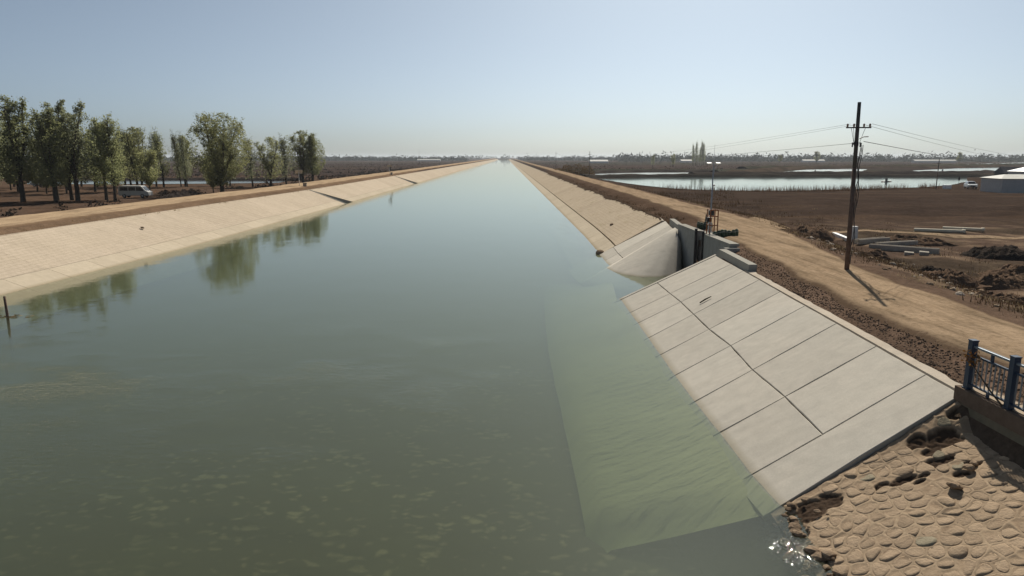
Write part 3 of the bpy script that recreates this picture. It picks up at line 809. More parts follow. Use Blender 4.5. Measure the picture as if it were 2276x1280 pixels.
# generic rock
def rock_mesh(seed, mat, flat=.7):
    random.seed(seed); bm = bmesh.new(); bmesh.ops.create_icosphere(bm, subdivisions=2, radius=1)
    for v in bm.verts:
        v.co *= 1+.35*noise.noise(v.co*1.1+Vector((seed*3.1, 0, 0)))+.12*noise.noise(v.co*3+Vector((seed, 5, 0)))
        v.co.z *= flat
    me = bpy.data.meshes.new('rock'); bm.to_mesh(me); bm.free(); me.materials.append(mat); return me
ROCK = [rock_mesh(k, M['rubble']) for k in range(5)]; PROCK = [rock_mesh(k+9, M['palerock']) for k in range(4)]
random.seed(5)
def place_rock(me, loc, s, label, group, name='rock'):
    o = link(name, me); o.location = loc; o.scale = (s*random.uniform(.8, 1.25), s*random.uniform(.8, 1.25), s*random.uniform(.7, 1)); o.rotation_euler = (random.uniform(-.3, .3), random.uniform(-.3, .3), random.uniform(0, 6.28))
    return tag(o, label, 'rock', group)
for k in range(60):     # rubble at the toe of the pitching by the slab corner
    u = random.uniform(11.5, 14.5); v = random.uniform(-.05, .10)+(.10 if u > 13.5 else 0)*random.random()
    place_rock(random.choice(ROCK), pitch_pt(u, v, .05), random.choice((.04, .05, .06, .08, .1, .14)), 'loose brown rubble stone at the waterline below the stone pitching', 'rubble at the toe of the pitching')
place_rock(ROCK[1], pitch_pt(12.9, .68, .08), .13, 'loose grey stone lying on the pitching nearest the frame corner', None)
place_rock(ROCK[2], pitch_pt(13.3, .80, .08), .10, 'small round dark stone lying on the pitching below the railing shadow', None)
place_rock(ROCK[3], pitch_pt(13.45, .84, .03), .09, 'dark angular stone beside the soil patch on the pitching', None)

# ------------------------------------------------------------------ wing wall, kerb and blue railing
ww = MB(); ww.box((10.92, 9.6, .45), (.5, 11.3, 3.78)); wing = ww.build('wing_wall', M['wing']); tag(wing, 'dark stone wing wall under the blue railing above the stone pitching', 'wall')
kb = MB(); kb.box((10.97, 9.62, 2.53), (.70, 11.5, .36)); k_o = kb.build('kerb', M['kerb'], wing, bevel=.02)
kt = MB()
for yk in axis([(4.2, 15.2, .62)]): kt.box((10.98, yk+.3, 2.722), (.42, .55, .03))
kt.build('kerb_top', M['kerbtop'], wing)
rail = empty('railing', (10.75, 15.1, 2.71), 0, 'blue metal railing with pickets on the kerb at the right frame edge', 'railing')
posts = [0, -1.32, -2.64, -3.96, -5.28, -6.6, -7.92]
for py in posts:
    m = MB(); m.box((0, py, .575), (.14, .14, 1.15)); m.box((0, py, 1.162), (.16, .16, .025)); m.box((0, py, .02), (.18, .18, .02)); m.build('post', M['blue'], rail)
for a, b in zip(posts, posts[1:]):
    c = (a+b)/2; L_ = a-b-.12
    m = MB(); m.box((0, c, 1.03), (.07, L_, .05)); m.build('top_rail', M['raillight'], rail, bevel=.008)
    m = MB(); m.box((0, c, .82), (.05, L_, .045)); m.build('middle_rail', M['blue'], rail, bevel=.006)
    m = MB(); m.box((0, c, .13), (.05, L_, .045)); m.build('bottom_rail', M['blue'], rail, bevel=.006)
    m = MB(); m.box((0, c, .925), (.045, .06, .165)); m.build('spacer', M['blue'], rail)
    m = MB(); m.box((0, c, .06), (.045, .06, .10)); m.build('foot_block', M['blue'], rail)
    n = 9
    for k in range(n):
        yk = a-.06-(L_)*(k+.5)/n
        m = MB(); m.box((0, yk, .475), (.022, .022, .64)); m.build('picket', M['raillight'], rail)
# a leafy broken branch stuck in the railing
br = empty('broken_branch', (10.66, 13.9, 2.75), 0, 'broken leafy branch caught between the blue railing pickets', 'branch')
m = MB(); m.tube([(0, -.05, 0), (-.03, .3, .2), (-.05, .62, .42), (-.05, .85, .56), (-.06, .98, .72)], [.022, .019, .016, .012, .006], 5); m.build('stem', M['bark'], br, smooth=True)
m = MB(); random.seed(3)
for k in range(60):
    c = Vector((-.06+random.gauss(0, .06), .98+random.gauss(0, .11), .74+random.gauss(0, .10)))
    a = Vector((random.uniform(-1, 1), random.uniform(-1, 1), random.uniform(-1, 1))).normalized(); b = a.orthogonal().normalized()
    m.quad(c-a*.05, c+b*.025, c+a*.05, c-b*.025)
m.build('leaves', M['sprig'], br)

# ------------------------------------------------------------------ sluice gate works
gw = empty('sluice_gate_wall', (13.12, 45, -1.9), 0, 'grey concrete headwall of the sluice inlet with stepped copings', 'wall')
def gbox(name, x0, x1, y0, y1, z0, z1, mat, bev=.015):
    m = MB(); m.box(((x0+x1)/2-13.12, (y0+y1)/2-45, (z0+z1)/2+1.9), (x1-x0, y1-y0, z1-z0)); return m.build(name, mat, gw, bevel=bev)
gbox('wall_panel', 12.88, 13.32, 39.0, 44.2, -1.9, 2.95, M['wall'])
gbox('wall_panel', 12.88, 13.32, 46.0, 51.0, -1.9, 2.95, M['wall'])
gbox('wall_panel', 13.12, 13.34, 44.2, 46.0, -1.9, 2.75, M['wall'])
gbox('coping', 12.86, 13.42, 38.95, 44.1, 2.953, 3.12, M['cope'])
gbox('coping', 12.86, 13.42, 46.1, 51.0, 2.953, 3.12, M['cope'])
gbox('end_pier', 12.52, 13.36, 38.62, 38.98, 1.2, 2.9, M['wall'])
gbox('platform', 13.43, 14.2, 44.4, 47.2, 2.6, 2.99, M['cope'])
m = MB()      # low copings stepping down onto the linings
def lowcope(p0, p1, wd, z0, z1):
    a, b = Vector(p0), Vector(p1); t = (b-a).normalized(); nn = Vector((-t.y, t.x))*wd
    f_ = lambda p, z: Vector((p.x-13.12, p.y-45, z+1.9))
    m2 = MB(); m2.hexa([f_(a, z0), f_(a+nn, z0), f_(b+nn, z0), f_(b, z0), f_(a, z1), f_(a+nn, z1), f_(b+nn, z1), f_(b, z1)])
    return m2.build('coping', M['cope'], gw, fix=True, bevel=.015)
lowcope((11.85, 32.9), (12.15, 38.6), -.42, 2.3, 2.86)
lowcope((13.0, 51.1), (13.75, 57.4), -.42, 2.35, 2.95)
# gate leaf with guides and the orange hoist frame
ga = empty('sluice_gate', (12.95, 45.1, -1.0), 0, 'dark steel sluice gate with orange hoist frame set in the headwall', 'gate')
m = MB(); m.box((.08, 0, 1.55), (.06, 1.5, 3.1)); m.build('gate_leaf', M['steel'], ga)
for s in (-.82, .82):
    m = MB(); m.box((-.12, s, 2.1), (.16, .13, 4.4)); m.build('guide', M['steel'], ga)
for z in (.8, 1.6, 2.4):
    m = MB(); m.box((.03, 0, z), (.06, 1.5, .09)); m.build('rib', M['steel'], ga)
for x in (0.0, .75):
    m = MB(); m.box((.5+x*.6, -.15-.25*x, 4.75), (.06, .06, 1.75)); m.build('hoist_post', M['orange'], ga)
    m = MB(); m.box((.5+x*.6, .55-.25*x, 4.75), (.06, .06, 1.75)); m.build('hoist_post', M['orange'], ga)
for z in (5.6, 5.2, 4.6):
    m = MB(); m.box((.5, .2, z), (.05, .64, .07)); m.build('hoist_beam', M['orange'], ga)
    m = MB(); m.box((.72, -.25, z), (.46, .05, .07), Matrix.Rotation(-.35, 3, 'Z')); m.build('hoist_beam', M['orange'], ga)
m = MB(); m.tube([(.06, .05, 3.0), (.3, .1, 5.3)], .035, 8); m.build('screw_stem', M['steel'], ga, smooth=True)
m = MB(); m.box((.52, .2, 4.95), (.3, .34, .3)); m.build('gearbox', M['steel'], ga, bevel=.03)
# camera and lamp mast
ms = empty('equipment_mast', (14.35, 47.9, 2.9), 0, 'tall thin white equipment mast with twin arms beside the sluice gate', 'mast')
m = MB(); m.tube([(0, 0, 0), (0, 0, 1.1), (.02, 0, 4.65)], [.055, .05, .04], 10); m.build('pole', M['greymetal'], ms, smooth=True)
m = MB(); m.box((-.04, -.08, .55), (.22, .2, 1.1), None, (.7, .7)); m.build('base_cabinet', M['white'], ms, bevel=.02)
m = MB(); m.box((0, -.12, 1.28), (.36, .26, .38)); m.build('control_box', M['black'], ms, bevel=.04)
m = MB(); m.tube([(-.32, 0, 4.66), (.36, 0, 4.66)], .025, 6); m.build('cross_arm', M['white'], ms)
for x in (-.30, .32):
    m = MB(); m.box((x, -.02, 4.72), (.30, .24, .05), Matrix.Rotation(.25, 3, 'X')); m.build('lamp_head', M['white'], ms, bevel=.01)
m = MB(); m.tube([(.10, 0, 4.05), (.03, 0, 4.55)], .018, 5); m.tube([(.28, 0, 4.6), (.04, 0, 4.2)], .018, 5); m.build('brace', M['greymetal'], ms)
m = MB(); m.tube([(.02, 0, 4.6), (.03, 0, 6.0)], [.012, .008], 5); m.build('lightning_rod', M['greymetal'], ms)
m = MB(); m.box((.08, -.1, 3.2), (.13, .2, .11)); m.build('camera_housing', M['white'], ms, bevel=.015)
# rolled netting bundles
def bundle(loc, rz, n, label, r=.15):
    o = empty('netting_bundle', loc, rz, label, 'netting', 'rolled netting by the sluice')
    random.seed(int(loc[0]*10))
    for k in range(n):
        x = (k-(n-1)/2)*r*1.75; m = MB(); rr = r*random.uniform(.85, 1.15); dy = random.uniform(-.08, .08); h = random.uniform(.42, .56); lx = random.uniform(-.05, .05)
        m.tube([(x, dy, -.05), (x, dy, .06), (x+lx*.5, dy, h*.55), (x+lx, dy, h*.86), (x+lx, dy, h)], [rr*.8, rr, rr*1.05, rr*.8, rr*.25], 10); p = m.build('roll', M['netgreen'], o, smooth=True)
        m = MB(); m.tube([(x+lx*.7, dy, h*.66), (x+lx*.75, dy, h*.76)], [rr*1.03, rr*.98], 10); m.build('binding', M['netpale'], p)
bundle((14.35, 44.3, 2.88), .3, 7, 'larger row of dark green netting rolls at the foot of the mast')
bundle((14.6, 49.9, 2.88), .3, 5, 'smaller row of dark green netting rolls behind the hoist frame')
fl = MB(); fl.box((0, 0, 0), (.5, .75, .22), Matrix.Rotation(.4, 3, 'Z')); o = fl.build('float', M['plastic'], bevel=.04); o.location = (12.3, 46.9, .06); tag(o, 'white foam float on the water at the sluice gate', 'float')

# ------------------------------------------------------------------ utility poles and wires
def utility_pole(loc, h, label, near=False, lean=(0, 0), rz=0.0):
    o = empty('utility_pole', loc, rz, label, 'utility pole', 'utility poles')
    lx, ly = lean; P = lambda z: Vector((lx*z/h, ly*z/h, z))
    hs = h*.62
    m = MB(); m.tube([P(-.6), P(hs)], [.112, .092], 12); m.build('pole', M['wood'], o, smooth=True)
    m = MB(); m.tube([P(hs), P(h)], [.091, .074], 12); m.build('pole_top', M['polegrey'], o, smooth=True)
    za = h-1.1; a = P(za)
    m = MB(); m.box(a+Vector((0, -.14, 0)), (1.05, .05, .055)); m.build('crossarm', M['steel'], o)
    for x in (-.47, -.2, .22, .47):
        m = MB(); m.tube([a+Vector((x, -.14, .03)), a+Vector((x, -.14, .13)), a+Vector((x, -.14, .17))], [.035, .05, .025], 8); m.build('insulator', M['insul'], o, smooth=True)
    if near:
        b = P(h-1.55); m = MB(); m.tube([b+Vector((.08, -.12, -.03)), b+Vector((.25, -.12, .05)), b+Vector((.45, -.1, .06))], .022, 5); m.build('bracket', M['steel'], o)
        c = P(h-1.82)
        for x in (-.16, .17):
            m = MB(); m.tube([c+Vector((x-.03, -.05, .02)), c+Vector((x+.03, -.05, .02))], .05, 6); m.tube([c+Vector((x, 0, -.12)), c+Vector((x, 0, .08))], .03, 6); m.build('clamp', M['steel'], o)
        m = MB(); m.tube([P(h-1.9), P(h-1.72)], [.098, .096], 12); m.build('band', M['steel'], o)
        for k, xo in enumerate((.20, .24, .16)):
            m = MB(); pts = []
            for q in range(14):
                z = lerp(h-1.85, .3 if k else h*.35, q/13); pts.append(P(z)+Vector((xo*(1-.35*q/13)+.05*math.sin(q*1.3+k), -.03*k, 0)))
            m.tube(pts, .016, 5); m.build('down_cable', M['cable'], o, smooth=True)
        m = MB()
        for (x, d) in ((-.32, .3), (-.22, .38), (.3, .3)):
            m.tube([a+Vector((x, -.14, .02)), a+Vector((x*.8, -.12, -d*.6)), c+Vector((.1 if x > 0 else -.12, -.06, .02))], .009, 4)
        m.build('jumper_wire', M['cable'], o)
    return o
utility_pole((15.7, 30.95, 2.9), 7.5, 'tall dark utility pole with short crossarm beside the dirt road', True, (-.12, 0), R(-8))
utility_pole((29.1, 241.9, .9), 9.2, 'thin distant utility pole between the orange shrub and the ponds', False)
utility_pole((33, 460, .9), 11, 'tiny utility pole beside the far end of the right bank', False)
utility_pole((97.3, 155.2, .95), 6.8, 'thin utility pole at the near corner of the big fish pond', False)
utility_pole((190, 230, .9), 10.5, 'distant utility pole beyond the sheds at the right', False)
utility_pole((-120, 960, 1.2), 17, 'single far utility pole on the left horizon', False)
def wire(a, b, sag, label, r=.012):
    m = MB(); a, b = Vector(a), Vector(b); pts = [a.lerp(b, t/24)-Vector((0, 0, 4*sag*(t/24)*(1-t/24))) for t in range(25)]
    m.tube(pts, r, 4); tag(m.build('overhead_wire', M['cable'], smooth=True), label, 'wire', 'overhead wires')
T0 = Vector((15.58, 30.8, 9.35)); T1 = (29.1, 241.8, 9.0); T2 = (190, 230, 10.4)
wire((15.4, 30.8, 8.62), T1, 1.2, 'lowest thick cable running left from the tall pole', .008)
wire((15.15, 30.7, 9.45), (28.7, 241.8, 9.2), 1.2, 'upper wire running left from the crossarm end', .005)
wire((15.4, 30.75, 9.42), (29.5, 241.8, 9.2), 1.5, 'middle wire running left from the crossarm', .005)
wire((16.05, 30.6, 9.45), (189.6, 230, 10.4), 2.0, 'top wire running right from the crossarm end', .007)
wire((15.8, 30.65, 9.40), (190.3, 230, 10.2), 2.6, 'middle wire running right from the tall pole', .007)
wire((15.85, 30.8, 8.7), (190, 230, 9.6), 2.4, 'lowest wire running right from the tall pole', .013)
wire((29.1, 241.8, 9.0), (33, 460, 11), 1.5, 'wire between the two distant poles on the right bank', .03)

# ------------------------------------------------------------------ precast pieces, pipes and rubble right of the road
def trough(loc, L_, rz, label, wd=.5, ht=.36, tilt=0):
    o = empty('precast_trough', loc, rz, label, 'trough', 'precast concrete troughs'); o.rotation_euler = (tilt, 0, rz)
    for s in (-1, 1):
        m = MB(); m.box((0, s*(wd/2-.045), ht/2+.05), (L_, .09, ht-.1)); m.build('side', M['precast'], o, bevel=.01)
    m = MB(); m.box((0, 0, .05), (L_, wd, .098)); m.build('base', M['precast'], o, bevel=.01)
def gpt(x, y, dz=0): return (x, y, gz(x, y)+dz)
trough(gpt(27.3, 50.5, -.05), 3.5, .46, 'short precast concrete trough behind the utility pole, leftmost piece')
trough(gpt(27.2, 46.2, -.05), 4.2, -.66, 'long precast concrete trough pointing towards the road, front piece', .55, .36)
trough(gpt(28.2, 48.8, -.05), 3.7, .34, 'slim precast concrete trough lying between two others', .4, .3)
for (x, y, l_) in ((26.75, 44.75, 'left of two small pale concrete blocks in the ditch'), (27.35, 44.1, 'right of two small pale concrete blocks in the ditch')):
    m = MB(); m.box((0, 0, .1), (.55, .35, .22)); o = m.build('concrete_block', M['precast'], bevel=.02); o.location = gpt(x, y); o.rotation_euler = (.1, .05, -.5); tag(o, l_, 'block', 'small concrete blocks')
m = MB(); m.box((0, 0, .52), (.42, .34, 1.08), None, (.9, .9)); o = m.build('marker_stone', M['white'], bevel=.03); o.location = gpt(27.9, 54.3); tag(o, 'white concrete marker stone standing behind the utility pole', 'marker')
m = MB(); m.box((0, 0, .1), (.32, 4.6, .24)); o = m.build('kerb_stone', M['white'], bevel=.02); o.location = gpt(26.6, 53.7, .02); o.rotation_euler = (0, 0, -.2); tag(o, 'white concrete kerb beam lying left of the marker stone', 'kerb')
for (a, b, l_) in (((35.9, 59.7), (39.4, 58.1), 'left of two cream pipes lying beside the side track'), ((39.0, 60.6), (41.6, 58.9), 'right of two cream pipes lying beside the side track')):
    a, b = Vector((*a, 0)), Vector((*b, 0)); d = b-a; zc = gz((a.x+b.x)/2, (a.y+b.y)/2); c = (a+b)/2
    o = empty('pipe', (c.x, c.y, zc+.14), math.atan2(d.y, d.x), l_, 'pipe'); L_ = d.length/2
    m = MB(); m.tube([(-L_, 0, 0), (L_, 0, 0)], .15, 14, False); m.tube([(L_, 0, 0), (-L_, 0, 0)], .125, 14, False); m.build('barrel', M['pipe'], o, smooth=True)
    m = MB(); m.tube([(L_-.25, 0, 0), (L_, 0, 0)], .19, 14); m.build('socket', M['pipe'], o, smooth=True)
def heap(name, loc, rx, ry, h, mat, label, seed, rz=0):
    n = 40
    def fn(i, j):
        u = i/(n-1)*2-1; v = j/(n-1)*2-1; r = math.hypot(u, v)
        k = max(0, 1-r*r)**.8*(1+.5*fbm(u*2.1+seed, v*2.1, seed, 4))
        return (u*rx*(1+.2*nz(v*3, seed)), v*ry*(1+.2*nz(u*3, seed)), h*k*(1+.35*nz(u*9+seed, v*9, 3)+.2*nz(u*19, v*19, seed))-.15*(r > .98)-.03)
    m = MB(); m.grid(n, n, fn); o = m.build(name, mat, smooth=True, fix=True); o.location = loc; o.rotation_euler = (0, 0, rz); return tag(o, label, 'heap')
heap('netting_heap', gpt(32.6, 44.5, -.1), 3.8, 1.6, .8, M['heap'], 'dark covered heap at the right frame edge behind the rubble', 3, .3)
heap('soil_heap', gpt(24.6, 38.6, -.1), 1.7, .9, .5, M['heap'], 'small dark heap in front of the precast troughs', 8, .3)
heap('soil_heap', gpt(21.5, 48.5, -.1), 2.6, 1.6, .7, M['heapbrown'], 'brown soil heap left of the utility pole base', 5, .6)
heap('soil_heap', gpt(-51.8, 110, -.1), 2.3, 6.2, 1.15, M['heap'], 'dark soil heap beside the left road near the white van', 4, -.1)
heap('soil_heap', gpt(-57.5, 119, -.1), 4, 2.2, .9, M['heapbrown'], 'reddish soil heap right of the white van', 9, .1)
for k, (x, y, rx, ry, h, l_) in enumerate(((21.8, 33.5, 2.2, 1.0, .55, 'low brown earth mound right of the road near the pole shadow'), (25.5, 34.5, 2.6, 1.2, .6, 'brown earth mound in the ditch below the troughs'), (29.5, 37.5, 3.0, 1.5, .7, 'broad brown earth mound in front of the dark covered heap'), (20.3, 27.5, 1.8, .8, .45, 'small brown earth mound near the right frame edge'), (31.5, 52.5, 3.4, 1.2, .6, 'brown earth ridge behind the precast troughs'), (23.8, 44.0, 1.5, 1.0, .5, 'small brown earth mound left of the precast troughs'))):
    heap('earth_mound', gpt(x, y, -.12), rx, ry, h, M['heapbrown'], l_, 11+k*3, .3-.2*k)
random.seed(21)
for k in range(190):
    y = random.uniform(17, 46); x = xrr(y)+random.uniform(2.6, 9)
    if x > .62*y+4: continue
    place_rock(random.choice(PROCK if random.random() < .55 else ROCK), gpt(x, y, .02), random.choice((.05, .06, .08, .1, .13, .17)), 'pale rubble chunk strewn on the rough ground right of the dirt road', 'rubble right of the road')

# ------------------------------------------------------------------ vehicles
def wheels(o, xs_, w_, r):
    for x in xs_:
        for s in (-1, 1):
            m = MB(); m.tube([(x, s*(w_/2-.17), r), (x, s*(w_/2+.01), r)], [r, r], 16); wv = m.build('wheel', M['tyre'], o, smooth=False)
            m = MB(); m.tube([(x, s*(w_/2+.0), r), (x, s*(w_/2+.02), r)], [r*.6, r*.55], 12); m.build('rim', M['greymetal'], wv)
def prof_body(o, prof, w_, mat, tuck=.0, name='body'):
    m = MB(); m.prism(prof, -w_/2, w_/2); return m.build(name, mat, o, fix=True, bevel=.05)
def van(loc, rz, label):
    o = empty('van', loc, rz, label, 'van')
    prof_body(o, [(-2.25, .35), (2.3, .35), (2.42, .55), (2.4, .95), (2.0, 1.12), (1.45, 1.82), (1.1, 1.93), (-1.9, 1.95), (-2.2, 1.8), (-2.28, 1.0)], 1.7, M['vanpaint'])
    for s in (-1, 1):
        y = s*.856
        for poly, nm in (([(-2.05, 1.15), (-.75, 1.15), (-.75, 1.72), (-1.95, 1.72)], 'side_window'), ([(-.62, 1.15), (.42, 1.15), (.42, 1.72), (-.62, 1.72)], 'side_window'), ([(.55, 1.15), (1.72, 1.12), (1.28, 1.72), (.55, 1.72)], 'side_window')):
            m = MB(); m.prism(poly, y-.006, y+.006); m.build(nm, M['glass'], o, fix=True)
        m = MB(); m.box((1.62, s*.95, 1.2), (.1, .16, .2)); m.build('mirror', M['black'], o)
        m = MB(); m.box((2.39, s*.62, .8), (.08, .3, .18)); m.build('headlight', M['lampglass'], o)
    m = MB(); m.hexa([(1.99, -.72, 1.145), (1.99, .72, 1.145), (2.01, .72, 1.155), (2.01, -.72, 1.155), (1.49, -.7, 1.80), (1.49, .7, 1.80), (1.51, .7, 1.81), (1.51, -.7, 1.81)]); m.build('windscreen', M['glass'], o, fix=True)
    m = MB(); m.box((2.4, 0, .45), (.12, 1.6, .18)); m.build('bumper', M['vanpaint'], o)
    wheels(o, (-1.4, 1.45), 1.68, .31); return o
van(gpt(-60.9, 113.5), R(4), 'white van parked under the trees on the left bank')
def suv(loc, rz, label, name='suv', cat='suv', paint='suvpaint'):
    o = empty(name, loc, rz, label, cat)
    prof_body(o, [(-2.2, .4), (2.15, .4), (2.3, .6), (2.28, .95), (1.2, 1.08), (-2.15, 1.12), (-2.28, .8)], 1.84, M[paint])
    m = MB(); m.hexa([(-2.1, -.84, 1.1), (1.15, -.84, 1.08), (1.15, .84, 1.08), (-2.1, .84, 1.1), (-1.8, -.66, 1.66), (.45, -.66, 1.68), (.45, .66, 1.68), (-1.8, .66, 1.66)]); m.build('cabin', M[paint], o, fix=True, bevel=.05)
    m = MB(); m.hexa([(1.16, -.74, 1.10), (1.16, .74, 1.10), (1.10, .74, 1.08), (1.10, -.74, 1.08), (.53, -.6, 1.64), (.53, .6, 1.64), (.45, .6, 1.62), (.45, -.6, 1.62)]); m.build('windscreen', M['glass'], o, fix=True)
    m = MB(); m.hexa([(-2.12, -.72, 1.14), (-2.12, .72, 1.14), (-2.05, .72, 1.12), (-2.05, -.72, 1.12), (-1.86, -.6, 1.62), (-1.86, .6, 1.62), (-1.8, .6, 1.6), (-1.8, -.6, 1.6)]); m.build('rear_window', M['glass'], o, fix=True)
    for s in (-1, 1):
        m = MB(); m.hexa([(-1.9, s*.845, 1.14), (.95, s*.845, 1.13), (.95, s*.82, 1.13), (-1.9, s*.82, 1.14), (-1.7, s*.69, 1.60), (.42, s*.69, 1.61), (.42, s*.66, 1.61), (-1.7, s*.66, 1.60)]); m.build('side_window', M['glass'], o, fix=True)
        m = MB(); m.box((2.24, s*.68, .86), (.1, .34, .14)); m.build('headlight', M['lampglass'], o)
        m = MB(); m.box((1.0, s*1.0, 1.14), (.12, .16, .12)); m.build('mirror', M[paint], o)
    m = MB(); m.box((2.27, 0, .68), (.08, 1.0, .24)); m.build('grille', M['black'], o)
    m = MB(); m.box((2.25, 0, .46), (.12, 1.7, .16)); m.build('bumper', M['black'], o)
    wheels(o, (-1.35, 1.4), 1.82, .36); return o
suv((107, 158.0, .95), R(-112), 'silver suv parked on the pond dike beside the grey shed')
suv(gpt(-108.9, 163, 0), R(175), 'pale car half hidden behind the leftmost tree trunks', 'parked_car', 'car', 'vanpaint')

# ------------------------------------------------------------------ sheds at the right edge
def shed(loc, wx, wy, hh, rise, rz, wm, rm, label, hip=.25, door=True):
    o = empty('shed', loc, rz, label, 'shed', 'sheds by the ponds')
    for (c, d) in (((0, -wy/2, hh/2), (wx, .2, hh)), ((0, wy/2, hh/2), (wx, .2, hh)), ((-wx/2+.1, 0, hh/2), (.198, wy-.21, hh)), ((wx/2-.1, 0, hh/2), (.198, wy-.21, hh))):
        m = MB(); m.box(c, d); m.build('wall', wm, o)
    e = .35; r = MB(); A = [(-wx/2-e, -wy/2-e, hh+.01), (wx/2+e, -wy/2-e, hh+.01), (wx/2+e, wy/2+e, hh+.01), (-wx/2-e, wy/2+e, hh+.01)]
    B = [(-wx/2+wx*hip*.3, 0, hh+rise), (wx/2-wx*hip*.3, 0, hh+rise)]
    r.v = [Vector(p) for p in A+B]; r.f = [(0, 1, 5, 4), (1, 2, 5), (2, 3, 4, 5), (3, 0, 4), (3, 2, 1, 0)]; r.build('roof', rm, o, fix=True)
    if door:
        m = MB(); m.box((wx*.2, -wy/2-.11, 1.0), (1.0, .04, 2.0)); m.build('door', M['greymetal'], o)
        for x in (-.25, .0):
            m = MB(); m.box((wx*x, -wy/2-.105, hh*.55), (1.0, .03, .8)); m.build('window', M['glass'], o)
    return o
shed((115.5, 139.5, .9), 30, 9, 2.9, .8, R(-12), M['shedwall'], M['shedroof'], 'long grey shed with a light roof at the right frame edge', .25)
shed((152, 186, .9), 26, 8, 3.4, 1.2, R(-3), M['shedwall'], M['whiteroof'], 'shed with a bright white roof behind the long grey shed', .2, False)
shed((151, 205, .9), 7, 6, 2.6, 1.8, R(-10), M['darkroof'], M['darkroof'], 'small dark hut with a pitched roof beside the far pond', 0, False)
sg = empty('sign', (116.7, 177, .9), R(30), 'dark sign board on a thin post at the pond edge behind the suv', 'sign')
m = MB(); m.tube([(0, 0, -.4), (0, 0, 1.4)], .04, 6); m.build('post', M['steel'], sg)
m = MB(); m.box((0, 0, 1.7), (.9, .05, .75)); m.build('board', M['steel'], sg)
m = MB(); m.box((0, 0, .45), (1.5, 1.0, .9)); o = m.build('plastic_tank', M['plastic'], bevel=.06); o.location = (101.3, 157.6, .93); tag(o, 'white plastic tank beside the pond pole', 'tank')
def aerator(loc, label, n=3):
    o = empty('pond_aerator', loc, random.uniform(0, 1), label, 'aerator', 'pond aerators')
    for k in range(n):
        m = MB(); m.tube([((k-1)*1.7, -.5, .05), ((k-1)*1.7, .5, .05)], .2, 8); m.build('float', M['black'], o)
    m = MB(); m.tube([(-2.0, 0, .2), (2.0, 0, .2)], .05, 6); m.build('beam', M['steel'], o)
    m = MB(); m.box((0, 0, .65), (.5, .45, .8)); m.build('motor', M['black'], o)
aerator((111.5, 201.6, 1.0), 'dark floating aerator in the middle of the big fish pond')
aerator((148.3, 331, 1.0), 'dark floating aerator on the far pond left of the tall pole')
aerator((223, 352, 1.0), 'dark floating aerator on the far right pond')

# ------------------------------------------------------------------ left bank furniture
def solar(loc, label, h=2.7):
    o = empty('solar_post', loc, .4, label, 'solar post', 'solar posts on the left bank')
    m = MB(); m.tube([(0, 0, 0), (0, 0, h)], [.06, .045], 8); m.build('post', M['white'], o, smooth=True)
    Mx = Matrix.Rotation(R(-38), 3, 'X')
    m = MB(); m.box((0, 0, h), (1.3, 1.0, .05), Mx); m.build('panel', M['solar'], o)
    m = MB(); m.box((.25, .1, h-.75), (.4, .26, .8)); m.build('battery_box', M['black'], o, bevel=.02)
solar(gpt(-37.4, 125.1), 'solar panel on a white post at the near notch of the left bank')
solar(gpt(-36.2, 215), 'farther solar panel post at the second notch of the left bank', 2.6)
for (x, y, l_) in ((-36.2, 124.4, 'small tan box at the foot of the nearer solar post'), (-35.4, 214, 'small brown box at the foot of the farther solar post')):
    m = MB(); m.box((0, 0, .35), (.6, .5, .7)); m.box((0, 0, .73), (.7, .6, .07)); o = m.build('valve_box', M['kerbtop'], bevel=.02); o.location = gpt(x, y); tag(o, l_, 'box')
m = MB(); m.tube([(0, 0, -2.8), (-.02, 0, .3), (-.05, .02, 1.05)], [.07, .065, .055], 8); o = m.build('stake', M['wood'], smooth=True); o.location = (-25.55, 34.3, 0); tag(o, 'dark wooden stake standing in the water at the left frame edge', 'stake')
m = MB(); random.seed(8)
for k in range(40):
    a = random.uniform(0, 6.28); r = random.uniform(.1, .75); c = Vector((math.cos(a)*r*1.6, math.sin(a)*r*.6, .012)); d = Vector((random.uniform(-1, 1), random.uniform(-.5, .5), .05)).normalized()*random.uniform(.05, .16)
    m.tube([c-d, c+d], .012, 4)
o = m.build('floating_debris', M['weedpale']); o.location = (-25.4, 34.2, 0); tag(o, 'raft of floating straw round the wooden stake', 'debris', kind='stuff')
m = MB(); m.tube([(-.32, 0, .03), (.0, .02, .04), (.32, -.01, .03)], [.03, .035, .02], 6); o = m.build('stick', M['bark'], smooth=True); o.location = sp(6, .56)+Vector((.0, .9, .03)); o.rotation_euler = (0, -.45, .25); tag(o, 'short dark stick lying on the near concrete slabs', 'stick')
place_rock(ROCK[0], (-33.2, 62.5, 1.72), .16, 'small dark stone on the upper left lining', None)
place_rock(ROCK[2], (7.9, 57.2, .12), .28, 'dark clump of debris at the waterline beside the inlet strips', None)
place_rock(ROCK[4], (10.9, 70.5, 1.2), .2, 'small dark stone halfway up the right lining', None)

